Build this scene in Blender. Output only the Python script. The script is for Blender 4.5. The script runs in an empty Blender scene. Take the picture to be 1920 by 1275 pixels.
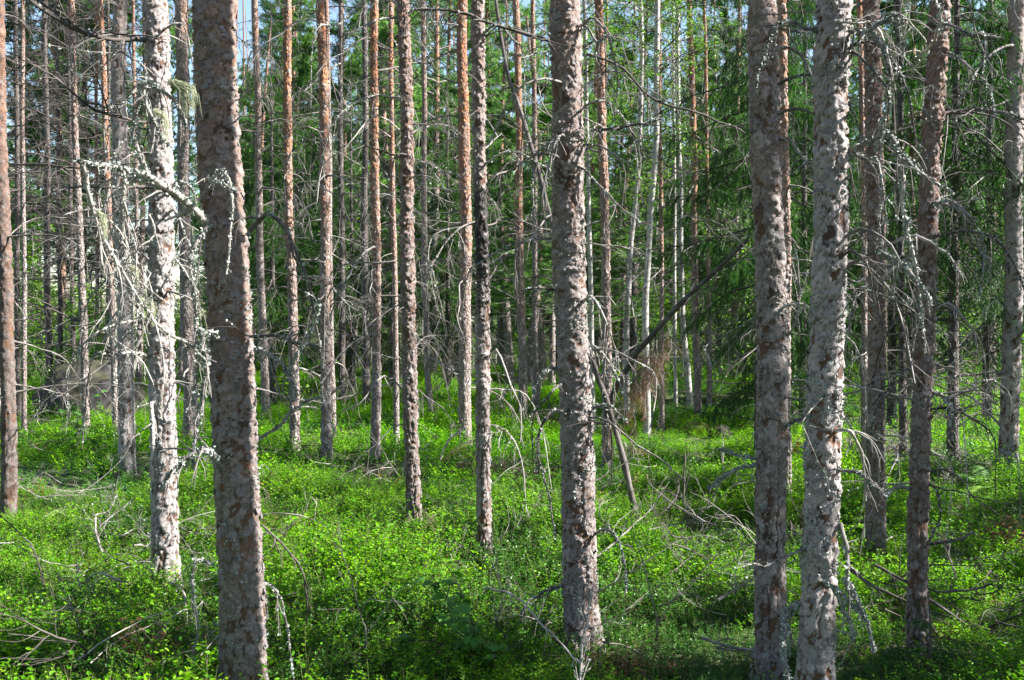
import bpy, math, random
import numpy as np
from mathutils import Vector, Matrix

# ------------------------------------------------------------------ camera, sky, sun, exposure
S = bpy.context.scene
COL = S.collection
CAM_H = 1.60
F = 2000.0                      # focal length in pixels of the 1920 px wide photograph
PITCH = math.atan(47.5 / F)
cam = bpy.data.objects.new('camera', bpy.data.cameras.new('camera'))
COL.objects.link(cam)
cam.location = (0, 0, CAM_H)
cam.rotation_euler = (math.pi / 2 - PITCH, 0, 0)
cam.data.sensor_width = 36.0
cam.data.lens = 36.0 * F / 1920.0
cam.data.clip_start = 0.05
cam.data.clip_end = 2000
S.camera = cam

SUN_EL, SUN_AZ = math.radians(40), math.radians(-5)     # azimuth: from +X (picture right) towards +Y (away)
W = bpy.data.worlds.new('World'); S.world = W; W.use_nodes = True
wn = W.node_tree.nodes; wl = W.node_tree.links
sky = wn.new('ShaderNodeTexSky'); sky.sky_type = 'NISHITA'; sky.sun_disc = False
sky.sun_elevation = SUN_EL
sky.sun_rotation = math.radians(90) - SUN_AZ
sky.air_density = 1.0; sky.dust_density = 0.4; sky.ozone_density = 1.0
wl.new(sky.outputs[0], wn['Background'].inputs[0])
wn['Background'].inputs[1].default_value = 0.065

sd = bpy.data.lights.new('sun', 'SUN'); sd.energy = 5.0; sd.angle = math.radians(0.5); sd.color = (1.0, 0.965, 0.915)
sun = bpy.data.objects.new('sun', sd); COL.objects.link(sun)
sdir = Vector((math.cos(SUN_EL) * math.cos(SUN_AZ), math.cos(SUN_EL) * math.sin(SUN_AZ), math.sin(SUN_EL)))
sun.rotation_euler = sdir.to_track_quat('Z', 'Y').to_euler()
sun.location = (20, 0, 30)

S.view_settings.view_transform = 'Standard'
S.view_settings.look = 'None'
S.view_settings.gamma = 1.0
S.view_settings.use_curve_mapping = False
S.view_settings.exposure = 2.15
S.render.engine = 'CYCLES'
S.cycles.max_bounces = 6
S.cycles.diffuse_bounces = 2
S.cycles.glossy_bounces = 2
S.cycles.transmission_bounces = 3
S.cycles.use_denoising = True

rnd = random.Random(11)
nr = np.random.default_rng(5)

# ------------------------------------------------------------------ maths helpers
ca, sa = math.cos(PITCH), math.sin(PITCH)
def at(px, py, d):
    u = (px - 960) / F; v = (637.5 - py) / F
    D = (u, ca + v * sa, -sa + v * ca); s = d / D[1]
    return np.array([D[0] * s, d, CAM_H + D[2] * s])

def sst(a, b, x):
    t = np.clip((x - a) / (b - a), 0, 1)
    return t * t * (3 - 2 * t)

def ground(x, y):
    x = np.asarray(x, float); y = np.asarray(y, float)
    g = 0.07 * np.sin(x * 0.9 + 1.3) * np.cos(y * 0.7 + 0.4) + 0.05 * np.sin(x * 0.43 - y * 0.61) + 0.03 * np.sin(x * 2.3 + y * 1.9)
    g = g * sst(1, 7, np.hypot(x, y))
    g = g + 0.04 * np.sin(x * 1.7 - 1) * np.sin(y * 1.35 + 2)
    g = g - 0.55 * sst(23, 42, y)
    return g

def gz(x, y): return float(ground(x, y))

def base_depth(px, py, cover=0.16):
    d = 8.0
    for _ in range(40):
        p = at(px, py, d)
        h = gz(p[0], d) + cover
        d += (p[2] - h) * d / 1.5 * 0.6
        d = min(max(d, 3.2), 60)
    return d

def hash3(c, k):
    q = np.sin(c[..., 0] * 127.1 + c[..., 1] * 311.7 + c[..., 2] * 74.7 + k * 19.19) * 43758.5453
    return q - np.floor(q)

def vnoise(P, k=0):
    i = np.floor(P); f = P - i; f = f * f * (3 - 2 * f)
    r = 0
    for a in (0, 1):
        for b in (0, 1):
            for c in (0, 1):
                w = (f[..., 0] if a else 1 - f[..., 0]) * (f[..., 1] if b else 1 - f[..., 1]) * (f[..., 2] if c else 1 - f[..., 2])
                r = r + w * hash3(i + np.array([a, b, c]), k)
    return r

def voronoi(P, k):
    ip = np.floor(P)
    f1 = np.full(P.shape[:-1], 9.0); f2 = f1.copy(); idr = f1.copy(); dz = np.zeros_like(f1)
    for a in (-1, 0, 1):
        for b in (-1, 0, 1):
            for c in (-1, 0, 1):
                cell = ip + np.array([a, b, c])
                ft = cell + np.stack([hash3(cell, k), hash3(cell, k + 1), hash3(cell, k + 2)], -1)
                v = P - ft
                d = np.sqrt((v ** 2).sum(-1))
                near = d < f1
                f2 = np.where(near, f1, np.minimum(f2, d))
                idr = np.where(near, hash3(cell, k + 5), idr)
                dz = np.where(near, v[..., 2], dz)
                f1 = np.where(near, d, f1)
    return f1, f2, idr, dz

# ------------------------------------------------------------------ mesh builder
class MB:
    def __init__(s):
        s.v = []; s.n = 0; s.loops = []; s.tot = []; s.mi = []; s.attr = {}
    def add(s, V, Fc, mat=0):
        V = np.asarray(V, float).reshape(-1, 3); Fc = np.asarray(Fc, int)
        s.v.append(V); s.loops.append((Fc + s.n).ravel()); s.tot.append(np.full(len(Fc), Fc.shape[1])); s.mi.append(np.full(len(Fc), mat))
        s.n += len(V)
    def tube(s, P, R, sides=5, mat=0, cap=True):
        P = np.asarray(P, float); R = np.asarray(R, float); n = len(P)
        T = np.gradient(P, axis=0); T /= np.linalg.norm(T, axis=1)[:, None] + 1e-9
        ref = np.array([0.0, 0, 1]) if abs(T[:, 2]).mean() < 0.75 else np.array([1.0, 0.13, 0])
        A = np.cross(T, ref); A /= np.linalg.norm(A, axis=1)[:, None] + 1e-9
        B = np.cross(T, A)
        th = np.arange(sides) * 2 * math.pi / sides
        V = P[:, None] + R[:, None, None] * (np.cos(th)[None, :, None] * A[:, None] + np.sin(th)[None, :, None] * B[:, None])
        i = np.arange(n - 1)[:, None] * sides; j = np.arange(sides)[None]; j2 = (j + 1) % sides
        Fc = np.stack([i + j, i + j2, i + sides + j2, i + sides + j], -1).reshape(-1, 4)
        s.add(V.reshape(-1, 3), Fc, mat)
    def build(s, name, mats, parent=None, smooth=True, link=True, **props):
        me = s.mesh(name, mats, smooth)
        return put(name, me, parent, link, **props)
    def mesh(s, name, mats, smooth=True):
        me = bpy.data.meshes.new(name)
        V = np.concatenate(s.v); L = np.concatenate(s.loops); T = np.concatenate(s.tot); M = np.concatenate(s.mi)
        me.vertices.add(len(V)); me.vertices.foreach_set('co', V.astype(np.float32).ravel())
        me.loops.add(len(L)); me.loops.foreach_set('vertex_index', L.astype(np.int32))
        me.polygons.add(len(T)); st = np.concatenate([[0], np.cumsum(T)[:-1]])
        me.polygons.foreach_set('loop_start', st.astype(np.int32))
        for m in (mats if isinstance(mats, (list, tuple)) else [mats]): me.materials.append(m)
        me.polygons.foreach_set('material_index', M.astype(np.int32))
        me.update(calc_edges=True)
        me.polygons.foreach_set('use_smooth', np.full(len(T), smooth))
        for k, a in s.attr.items():
            at_ = me.attributes.new(k, 'FLOAT', 'POINT'); at_.data.foreach_set('value', np.concatenate(a).astype(np.float32))
        return me

def put(name, me, parent=None, link=True, **props):
    o = bpy.data.objects.new(name, me)
    if link: COL.objects.link(o)
    if parent: o.parent = parent
    for k, v in props.items(): o[k] = v
    return o

def thing(name, label, cat, loc, group=None, rz=0.0, s=1.0):
    o = bpy.data.objects.new(name, None); COL.objects.link(o)
    o.location = Vector([float(q) for q in loc]); o.rotation_euler = (0, 0, rz); o.scale = (s, s, s); o.empty_display_size = 0.1
    o['label'] = label; o['category'] = cat
    if group: o['group'] = group
    return o

# ------------------------------------------------------------------ materials
def newmat(name):
    m = bpy.data.materials.new(name); m.use_nodes = True
    nt = m.node_tree; b = nt.nodes['Principled BSDF']
    return m, nt, b
def N(nt, t, **kw):
    n = nt.nodes.new(t)
    for k, v in kw.items(): setattr(n, k, v)
    return n
def ramp(nt, src, stops, interp='LINEAR'):
    r = N(nt, 'ShaderNodeValToRGB'); r.color_ramp.interpolation = interp
    while len(r.color_ramp.elements) < len(stops): r.color_ramp.elements.new(0.5)
    for e, (p, c) in zip(r.color_ramp.elements, stops):
        e.position = p; e.color = (*c, 1) if len(c) == 3 else c
    nt.links.new(src, r.inputs[0]); return r.outputs[0]
def mixc(nt, fac, a, b, mode='MIX'):
    m = N(nt, 'ShaderNodeMix', data_type='RGBA', blend_type=mode)
    for sock, val in ((m.inputs[0], fac), (m.inputs[6], a), (m.inputs[7], b)):
        if hasattr(val, 'is_output') or isinstance(val, bpy.types.NodeSocket): nt.links.new(val, sock)
        elif isinstance(val, (tuple, list)): sock.default_value = (*val, 1)
        else: sock.default_value = val
    return m.outputs[2]
def mth(nt, op, a, b=0.0, c=None, clamp=False):
    m = N(nt, 'ShaderNodeMath', operation=op, use_clamp=clamp)
    for sock, val in zip(m.inputs, (a, b) if c is None else (a, b, c)):
        if isinstance(val, bpy.types.NodeSocket): nt.links.new(val, sock)
        else: sock.default_value = val
    return m.outputs[0]
def mapped(nt, scale, rand=True):
    tc = N(nt, 'ShaderNodeTexCoord'); mp = N(nt, 'ShaderNodeMapping'); mp.inputs['Scale'].default_value = scale
    nt.links.new(tc.outputs['Object'], mp.inputs['Vector'])
    if rand:
        oi = N(nt, 'ShaderNodeObjectInfo'); cx = N(nt, 'ShaderNodeCombineXYZ')
        k = mth(nt, 'MULTIPLY', oi.outputs['Random'], 91.0)
        nt.links.new(k, cx.inputs[0]); nt.links.new(k, cx.inputs[1]); nt.links.new(cx.outputs[0], mp.inputs['Location'])
    return mp.outputs[0], tc
def noise(nt, vec, scale, detail=4, rough=0.6):
    n = N(nt, 'ShaderNodeTexNoise'); n.inputs['Scale'].default_value = scale; n.inputs['Detail'].default_value = detail; n.inputs['Roughness'].default_value = rough
    if vec is not None: nt.links.new(vec, n.inputs['Vector'])
    return n.outputs['Fac']

GREY1, GREY2, GREY3 = (0.10, 0.083, 0.078), (0.20, 0.170, 0.160), (0.38, 0.340, 0.332)
ORANGE, RUST = (0.40, 0.175, 0.080), (0.20, 0.092, 0.055)

def bark_near(name, up0, up1, warm=0.35, lich=0.5, tone=1.0):
    m, nt, b = newmat(name)
    vec, tc = mapped(nt, (1, 1, 1))
    ac = N(nt, 'ShaderNodeAttribute', attribute_name='cell').outputs['Fac']
    ag = N(nt, 'ShaderNodeAttribute', attribute_name='groove').outputs['Fac']
    sx = N(nt, 'ShaderNodeSeparateXYZ'); nt.links.new(tc.outputs['Object'], sx.inputs[0])
    nbig = noise(nt, vec, 3.5, 3); nfine = noise(nt, vec, 90, 5, 0.7); nm = noise(nt, vec, 22, 4)
    TN = lambda c: tuple(k * tone for k in c)
    plate = ramp(nt, ac, [(0.0, GREY1), (0.5, GREY2), (1.0, GREY3)])
    plate = mixc(nt, 0.45, plate, ramp(nt, nfine, [(0.3, (0.06, 0.052, 0.048)), (0.52, (0.20, 0.174, 0.164)), (0.75, (0.50, 0.46, 0.45))]))
    plate = mixc(nt, 1.0, plate, TN((1, 1, 1)), 'MULTIPLY') if tone <= 1 else mixc(nt, tone - 1.0, plate, (0.46, 0.43, 0.425))
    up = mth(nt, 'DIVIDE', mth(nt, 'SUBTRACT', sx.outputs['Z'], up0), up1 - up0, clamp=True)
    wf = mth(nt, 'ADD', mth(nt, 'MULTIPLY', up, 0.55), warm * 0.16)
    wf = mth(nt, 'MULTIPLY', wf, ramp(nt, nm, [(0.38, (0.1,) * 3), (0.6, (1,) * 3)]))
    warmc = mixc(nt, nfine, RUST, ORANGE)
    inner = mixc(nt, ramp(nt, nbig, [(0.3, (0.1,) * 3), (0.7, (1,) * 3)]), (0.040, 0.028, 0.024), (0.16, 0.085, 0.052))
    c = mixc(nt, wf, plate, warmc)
    c = mixc(nt, ramp(nt, ag, [(0.05, (1,) * 3), (0.5, (0,) * 3)]), c, inner)
    # crusty lichen film
    lf = ramp(nt, noise(nt, vec, 9, 6, 0.75), [(0.60, (0,) * 3), (0.68, (1,) * 3)])
    lf = mth(nt, 'MULTIPLY', lf, mth(nt, 'MULTIPLY', mth(nt, 'SUBTRACT', 1.0, up), lich))
    c = mixc(nt, lf, c, ramp(nt, nfine, [(0.35, (0.20, 0.23, 0.20)), (0.7, (0.42, 0.45, 0.40))]))
    nt.links.new(c, b.inputs['Base Color']); b.inputs['Roughness'].default_value = 0.85
    b.inputs['Specular IOR Level'].default_value = 0.25
    bp = N(nt, 'ShaderNodeBump'); bp.inputs['Strength'].default_value = 1.0; bp.inputs['Distance'].default_value = 0.006
    mp2 = N(nt, 'ShaderNodeMapping'); mp2.inputs['Scale'].default_value = (1, 1, 1.5); nt.links.new(vec, mp2.inputs['Vector'])
    vs = N(nt, 'ShaderNodeTexVoronoi'); vs.inputs['Scale'].default_value = 75; nt.links.new(mp2.outputs[0], vs.inputs['Vector'])
    vsc = N(nt, 'ShaderNodeSeparateColor'); nt.links.new(vs.outputs['Color'], vsc.inputs[0])
    nt.links.new(mth(nt, 'ADD', mth(nt, 'MULTIPLY', vsc.outputs[0], .6), mth(nt, 'ADD', nfine, nm)), bp.inputs['Height']); nt.links.new(bp.outputs[0], b.inputs['Normal'])
    return m

def bark_far(name, up0, up1, lo=0.1, hi=0.9, dark=1.0, sc=1.0):
    m, nt, b = newmat(name)
    vec, tc = mapped(nt, (26 * sc, 26 * sc, 17 * sc))
    v = N(nt, 'ShaderNodeTexVoronoi'); nt.links.new(vec, v.inputs['Vector']); v.inputs['Scale'].default_value = 1
    ve = N(nt, 'ShaderNodeTexVoronoi', feature='DISTANCE_TO_EDGE'); nt.links.new(vec, ve.inputs['Vector']); ve.inputs['Scale'].default_value = 1
    sx = N(nt, 'ShaderNodeSeparateXYZ'); nt.links.new(tc.outputs['Object'], sx.inputs[0])
    sc2 = N(nt, 'ShaderNodeSeparateColor'); nt.links.new(v.outputs['Color'], sc2.inputs[0])
    nf = noise(nt, vec, 3.0, 5, 0.7); nb = noise(nt, vec, 0.12, 3)
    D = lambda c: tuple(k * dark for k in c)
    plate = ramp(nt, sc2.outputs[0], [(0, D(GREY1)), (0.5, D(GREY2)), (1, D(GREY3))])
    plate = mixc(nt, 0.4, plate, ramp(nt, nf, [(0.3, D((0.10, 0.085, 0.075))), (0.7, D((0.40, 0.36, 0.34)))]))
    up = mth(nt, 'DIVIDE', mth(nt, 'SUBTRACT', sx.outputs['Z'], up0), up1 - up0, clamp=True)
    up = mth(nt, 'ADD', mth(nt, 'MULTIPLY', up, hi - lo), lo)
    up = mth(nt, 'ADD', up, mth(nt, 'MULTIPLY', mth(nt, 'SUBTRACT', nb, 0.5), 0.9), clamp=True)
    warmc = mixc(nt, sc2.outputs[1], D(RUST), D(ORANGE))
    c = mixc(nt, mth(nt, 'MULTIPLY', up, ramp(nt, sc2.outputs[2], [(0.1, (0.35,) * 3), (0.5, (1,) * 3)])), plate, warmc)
    c = mixc(nt, ramp(nt, ve.outputs['Distance'], [(0.0, (0.8,) * 3), (0.10, (0,) * 3)]), c, D((0.10, 0.06, 0.045)))
    nt.links.new(c, b.inputs['Base Color']); b.inputs['Roughness'].default_value = 0.85; b.inputs['Specular IOR Level'].default_value = 0.25
    bp = N(nt, 'ShaderNodeBump'); bp.inputs['Strength'].default_value = 0.9; bp.inputs['Distance'].default_value = 0.008
    h = mth(nt, 'ADD', mth(nt, 'MULTIPLY', ramp(nt, ve.outputs['Distance'], [(0, (0,) * 3), (0.18, (1,) * 3)]), mth(nt, 'ADD', sc2.outputs[0], 0.4)), mth(nt, 'MULTIPLY', nf, 0.5))
    nt.links.new(h, bp.inputs['Height']); nt.links.new(bp.outputs[0], b.inputs['Normal'])
    return m

def simple(name, stops, scale, rough=0.85, bump=0.0, rand_hue=0.0, spec=0.3):
    m, nt, b = newmat(name)
    vec, tc = mapped(nt, (1, 1, 1))
    nf = noise(nt, vec, scale, 5, 0.65)
    c = ramp(nt, nf, stops)
    nt.links.new(c, b.inputs['Base Color']); b.inputs['Roughness'].default_value = rough; b.inputs['Specular IOR Level'].default_value = spec
    if bump:
        bp = N(nt, 'ShaderNodeBump'); bp.inputs['Strength'].default_value = 0.8; bp.inputs['Distance'].default_value = bump
        nt.links.new(nf, bp.inputs['Height']); nt.links.new(bp.outputs[0], b.inputs['Normal'])
    return m

def leafy(name, dark, mid, light, trans, tf=0.5, rough=0.45, spec=0.35, nscale=6.0):
    m, nt, b = newmat(name)
    vec, tc = mapped(nt, (1, 1, 1))
    n = noise(nt, vec, nscale, 3)
    oi = N(nt, 'ShaderNodeObjectInfo')
    geo = N(nt, 'ShaderNodeNewGeometry')
    f = mth(nt, 'ADD', mth(nt, 'MULTIPLY', geo.outputs['Random Per Island'], 0.5), mth(nt, 'MULTIPLY', n, 0.35))
    f = mth(nt, 'ADD', f, mth(nt, 'MULTIPLY', oi.outputs['Random'], 0.28))
    c = ramp(nt, f, [(0.2, dark), (0.55, mid), (0.95, light)])
    nt.links.new(c, b.inputs['Base Color']); b.inputs['Roughness'].default_value = rough; b.inputs['Specular IOR Level'].default_value = spec
    tr = N(nt, 'ShaderNodeBsdfTranslucent')
    tcol = mixc(nt, 1.0, c, trans, 'MULTIPLY')
    nt.links.new(tcol, tr.inputs[0])
    mx = N(nt, 'ShaderNodeMixShader'); mx.inputs[0].default_value = tf
    nt.links.new(b.outputs[0], mx.inputs[1]); nt.links.new(tr.outputs[0], mx.inputs[2])
    nt.links.new(mx.outputs[0], nt.nodes['Material Output'].inputs[0])
    return m

M = {}
M['barkA'] = bark_near('pine_bark_reddish', 1.0, 4.5, 0.75, 0.5, .74)
M['barkC'] = bark_near('pine_bark_brown_grey', 1.6, 5.0, 0.35, 0.7, .98)
M['barkT'] = bark_near('pine_bark_shaded_brown', 1.0, 4.5, 0.7, 0.5, .5)  # left-edge trunk: shade put into a darker bark tone
M['barkB'] = bark_near('pine_bark_grey', 2.2, 6.0, 0.25, 0.8, 1.32)
M['barkG'] = bark_far('bark_grey_far', 3.0, 7.0, 0.05, 0.75)
M['barkO'] = bark_far('bark_orange_far', 1.0, 4.2, 0.05, 0.9, 1.05)
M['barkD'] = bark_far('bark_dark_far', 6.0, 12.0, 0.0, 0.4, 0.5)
M['lichen'] = simple('foliose_lichen', [(0.3, (0.12, 0.14, 0.125)), (0.55, (0.26, 0.29, 0.26)), (0.75, (0.44, 0.47, 0.41))], 120)
M['twig'] = simple('dead_twig', [(0.3, (0.07, 0.058, 0.052)), (0.5, (0.16, 0.142, 0.13)), (0.72, (0.34, 0.32, 0.30))], 9, 0.8, 0.002)
M['twig_dark'] = simple('dark_twig', [(0.3, (0.035, 0.028, 0.025)), (0.5, (0.07, 0.058, 0.052)), (0.75, (0.17, 0.15, 0.14))], 7, 0.8, 0.002)
M['twig_pale'] = simple('bleached_twig', [(0.3, (0.16, 0.14, 0.12)), (0.55, (0.32, 0.29, 0.26)), (0.75, (0.52, 0.49, 0.44))], 25, 0.75, 0.002)
M['char'] = simple('charred_bark', [(0.35, (0.010, 0.009, 0.009)), (0.55, (0.028, 0.023, 0.021)), (0.70, (0.11, 0.085, 0.075))], 22, 0.7, 0.006)
M['birch'] = None
M['needle'] = leafy('pine_needles', (0.028, 0.080, 0.025), (0.065, 0.160, 0.045), (0.20, 0.36, 0.10), (1.3, 1.4, 0.6), 0.52, 0.5, 0.25)
M['spruce'] = leafy('spruce_needles', (0.012, 0.045, 0.008), (0.030, 0.105, 0.014), (0.08, 0.20, 0.03), (1.0, 1.2, 0.5), 0.3, 0.45)
M['leaf'] = leafy('birch_leaves', (0.06, 0.16, 0.012), (0.13, 0.31, 0.025), (0.26, 0.46, 0.05), (1.3, 1.3, 0.5), 0.5, 0.45)
M['leaf_dull'] = leafy('birch_crown_leaves', (0.04, 0.10, 0.015), (0.08, 0.19, 0.025), (0.15, 0.28, 0.05), (1.2, 1.2, 0.5), 0.45, 0.5)
M['bil_dull'] = leafy('lingonberry_leaves', (0.015, 0.06, 0.006), (0.04, 0.14, 0.012), (0.09, 0.24, 0.02), (1.2, 1.3, 0.4), 0.35, 0.4, 0.3)
M['bil'] = leafy('bilberry_leaves', (0.022, 0.11, 0.002), (0.095, 0.29, 0.004), (0.27, 0.50, 0.012), (1.5, 1.35, 0.25), 0.5, 0.5, 0.22)
M['sap'] = leafy('sapling_leaves', (0.04, 0.13, 0.02), (0.07, 0.20, 0.03), (0.12, 0.28, 0.05), (1.2, 1.3, 0.45), 0.45, 0.5, nscale=20)
M['brown_needle'] = leafy('dead_brown_needles', (0.10, 0.045, 0.02), (0.20, 0.095, 0.04), (0.32, 0.18, 0.08), (1.2, 1.0, 0.7), 0.25, 0.7)
M['fern'] = leafy('fern_fronds', (0.10, 0.22, 0.05), (0.20, 0.36, 0.11), (0.34, 0.50, 0.22), (1.2, 1.2, 0.7), 0.45, 0.5)
M['stem'] = simple('green_brown_stems', [(0.3, (0.05, 0.07, 0.02)), (0.7, (0.14, 0.13, 0.05))], 30)
M['beard'] = simple('beard_lichen', [(0.3, (0.15, 0.17, 0.10)), (0.7, (0.34, 0.36, 0.23))], 60)
M['moss'] = simple('moss', [(0.3, (0.05, 0.075, 0.015)), (0.55, (0.13, 0.16, 0.03)), (0.75, (0.30, 0.28, 0.07))], 9, 0.95, 0.01)

def mk_birch():
    m, nt, b = newmat('birch_bark')
    vec, tc = mapped(nt, (5, 5, 22))
    n1 = noise(nt, vec, 1.6, 4, 0.7); n2 = noise(nt, vec, 7, 3)
    c = ramp(nt, n1, [(0.0, (0.05, 0.045, 0.04)), (0.40, (0.07, 0.06, 0.055)), (0.47, (0.28, 0.265, 0.25)), (0.8, (0.46, 0.44, 0.41))])
    c = mixc(nt, 0.25, c, ramp(nt, n2, [(0.3, (0.25, 0.2, 0.16)), (0.7, (0.7, 0.68, 0.64))]))
    nt.links.new(c, b.inputs['Base Color']); b.inputs['Roughness'].default_value = 0.7
    return m
M['birch'] = mk_birch()

def mk_ground():
    m, nt, b = newmat('forest_floor')
    tc = N(nt, 'ShaderNodeTexCoord'); vec = tc.outputs['Object']
    a = noise(nt, vec, 0.9, 6, 0.65); c2 = noise(nt, vec, 14, 6, 0.7)
    moss = ramp(nt, c2, [(0.3, (0.020, 0.035, 0.008)), (0.6, (0.06, 0.10, 0.018)), (0.8, (0.13, 0.17, 0.04))])
    lit = ramp(nt, c2, [(0.3, (0.022, 0.015, 0.010)), (0.55, (0.055, 0.038, 0.025)), (0.8, (0.12, 0.085, 0.06))])
    c = mixc(nt, ramp(nt, a, [(0.42, (0,) * 3), (0.58, (1,) * 3)]), moss, lit)
    nt.links.new(c, b.inputs['Base Color']); b.inputs['Roughness'].default_value = 0.95
    bp = N(nt, 'ShaderNodeBump'); bp.inputs['Distance'].default_value = 0.03
    nt.links.new(c2, bp.inputs['Height']); nt.links.new(bp.outputs[0], b.inputs['Normal'])
    return m
M['ground'] = mk_ground()

def mk_rock():
    m, nt, b = newmat('granite_with_moss')
    vec, tc = mapped(nt, (1, 1, 1), False)
    geo = N(nt, 'ShaderNodeNewGeometry')
    sn = N(nt, 'ShaderNodeSeparateXYZ'); nt.links.new(geo.outputs['Normal'], sn.inputs[0])
    n1 = noise(nt, vec, 5, 6, 0.7); n2 = noise(nt, vec, 2.2, 5, 0.65)
    rock = ramp(nt, n1, [(0.35, (0.018, 0.016, 0.016)), (0.6, (0.05, 0.047, 0.047)), (0.8, (0.20, 0.21, 0.22))])
    moss = ramp(nt, n1, [(0.3, (0.018, 0.018, 0.009)), (0.7, (0.055, 0.052, 0.024))])
    f = mth(nt, 'ADD', mth(nt, 'MULTIPLY', sn.outputs['Z'], 0.35), n2)
    c = mixc(nt, ramp(nt, f, [(0.58, (0,) * 3), (0.68, (1,) * 3)]), rock, moss)
    nt.links.new(c, b.inputs['Base Color']); b.inputs['Roughness'].default_value = 0.9
    bp = N(nt, 'ShaderNodeBump'); bp.inputs['Distance'].default_value = 0.03
    nt.links.new(n1, bp.inputs['Height']); nt.links.new(bp.outputs[0], b.inputs['Normal'])
    return m
M['rock'] = mk_rock()

# ------------------------------------------------------------------ ground sheet
def build_ground():
    t = np.linspace(-1, 1, 221)
    xs = np.sinh(t * 5.2) / np.sinh(5.2) * 700; ys = np.sinh(t * 5.2) / np.sinh(5.2) * 700 + 8
    X, Y = np.meshgrid(xs, ys); Z = ground(X, Y)
    P = np.stack([X, Y, np.zeros_like(X)], -1)
    Z = Z + 0.05 * (vnoise(P * 2.5) - 0.5) * np.exp(-np.hypot(X, Y) / 40)
    n = len(t); i = np.arange(n - 1)[:, None] * n + np.arange(n - 1)[None]
    b = MB(); b.add(np.stack([X, Y, Z], -1).reshape(-1, 3), np.stack([i, i + 1, i + n + 1, i + n], -1).reshape(-1, 4))
    b.build('ground', M['ground'], kind='structure')
build_ground()

# ------------------------------------------------------------------ twigs and branches
def axis_walk(rg, start, yaw, el, L, n, wob, bend):
    P = [np.array(start, float)]; st = L / n
    for k in range(n):
        kk = rg.gauss(0, .42) if rg.random() < .16 else 0
        yaw += rg.gauss(0, wob) + kk; el += rg.gauss(0, wob) + bend / n + kk * .5
        el = max(-1.45, min(1.3, el))
        P.append(P[-1] + st * np.array([math.cos(el) * math.cos(yaw), math.cos(el) * math.sin(yaw), math.sin(el)]))
    return np.array(P)

def leafpatch(mb, C, size, rg, mat, n=1):
    """small crinkled lobes of lichen around a point"""
    for _ in range(n):
        nrm = np.array([rg.gauss(0, 1), rg.gauss(0, 1), rg.gauss(0, 1)]); nrm /= np.linalg.norm(nrm)
        a = np.cross(nrm, [0.3, 0.5, 0.8]); a /= np.linalg.norm(a); b = np.cross(nrm, a)
        s = size * rg.uniform(0.6, 1.5)
        V = [C + nrm * s * rg.uniform(-.3, .3)]
        for q in range(4):
            th = q * math.pi / 2 + rg.uniform(-.4, .4)
            V.append(C + s * rg.uniform(.7, 1.2) * (math.cos(th) * a + math.sin(th) * b) + nrm * s * rg.uniform(-.1, .6))
        mb.add(V, [[0, 1, 2], [0, 2, 3], [0, 3, 4], [0, 4, 1]], mat)

def twigs_on(mb, P, R, rg, count, tl, sides=3, mat=0, sub=2, lichen=0, lmat=1, start=0.2, lsize=0.007):
    n = len(P)
    for q in range(count):
        t = start + (1 - start) * (q + rg.random()) / count
        i = min(int(t * (n - 1)), n - 2)
        T = P[i + 1] - P[i]; yaw = math.atan2(T[1], T[0]); el = math.asin(max(-1, min(1, T[2] / (np.linalg.norm(T) + 1e-9))))
        L = tl * rg.uniform(0.35, 1.1) * (1.15 - 0.5 * t)
        side = rg.choice((-1, 1))
        Q = axis_walk(rg, P[i], yaw + side * rg.uniform(0.45, 1.25), el + rg.uniform(-0.5, 0.35), L, 6, 0.16, rg.uniform(-1.3, 0.2))
        r0 = max(R[i] * 0.55, 0.0012)
        RR = np.linspace(r0, max(r0 * .35, 0.0009), 7)
        mb.tube(Q, RR, sides, mat)
        for _ in range(lichen): 
            leafpatch(mb, Q[rg.randint(0, 6)], lsize, rg, lmat)
        for s_ in range(sub):
            j = rg.randint(1, 5); T2 = Q[j + 1] - Q[j]
            Q2 = axis_walk(rg, Q[j], math.atan2(T2[1], T2[0]) + rg.choice((-1, 1)) * rg.uniform(.4, 1.1), math.asin(max(-1, min(1, T2[2] / (np.linalg.norm(T2) + 1e-9)))) + rg.uniform(-.5, .3), L * rg.uniform(.25, .55), 4, 0.2, rg.uniform(-1.0, .2))
            mb.tube(Q2, np.linspace(r0 * .6, max(r0 * .25, 0.0008), 5), 3, mat)
            if lichen and rg.random() < .7: leafpatch(mb, Q2[rg.randint(1, 4)], lsize * .8, rg, lmat)

def dead_branch_mb(rg, L, r0, lichen=False, thin=1.0, tw=9):
    mb = MB(); n = 12
    P = axis_walk(rg, (0, 0, 0), 0, rg.uniform(-0.25, 0.45), L, n, 0.11, rg.uniform(-1.3, 0.15))
    R = r0 * np.linspace(1, 0.22, n + 1) * np.array([rg.uniform(.85, 1.15) for _ in range(n + 1)])
    R[0] *= 1.25
    mb.tube(P, R, 5, 0)
    twigs_on(mb, P, R, rg, tw, L * 0.42, 3, 0, 2, 3 if lichen else 0, 1)
    if lichen:
        for _ in range(int(40 * L)):
            k = rg.randint(1, n); t = rg.random(); leafpatch(mb, P[k - 1] * t + P[k] * (1 - t) + R[k] * 0.8 * np.array([rg.gauss(0, .6), rg.gauss(0, .6), rg.gauss(0, .6)]), 0.009, rg, 1)
    return mb

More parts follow.
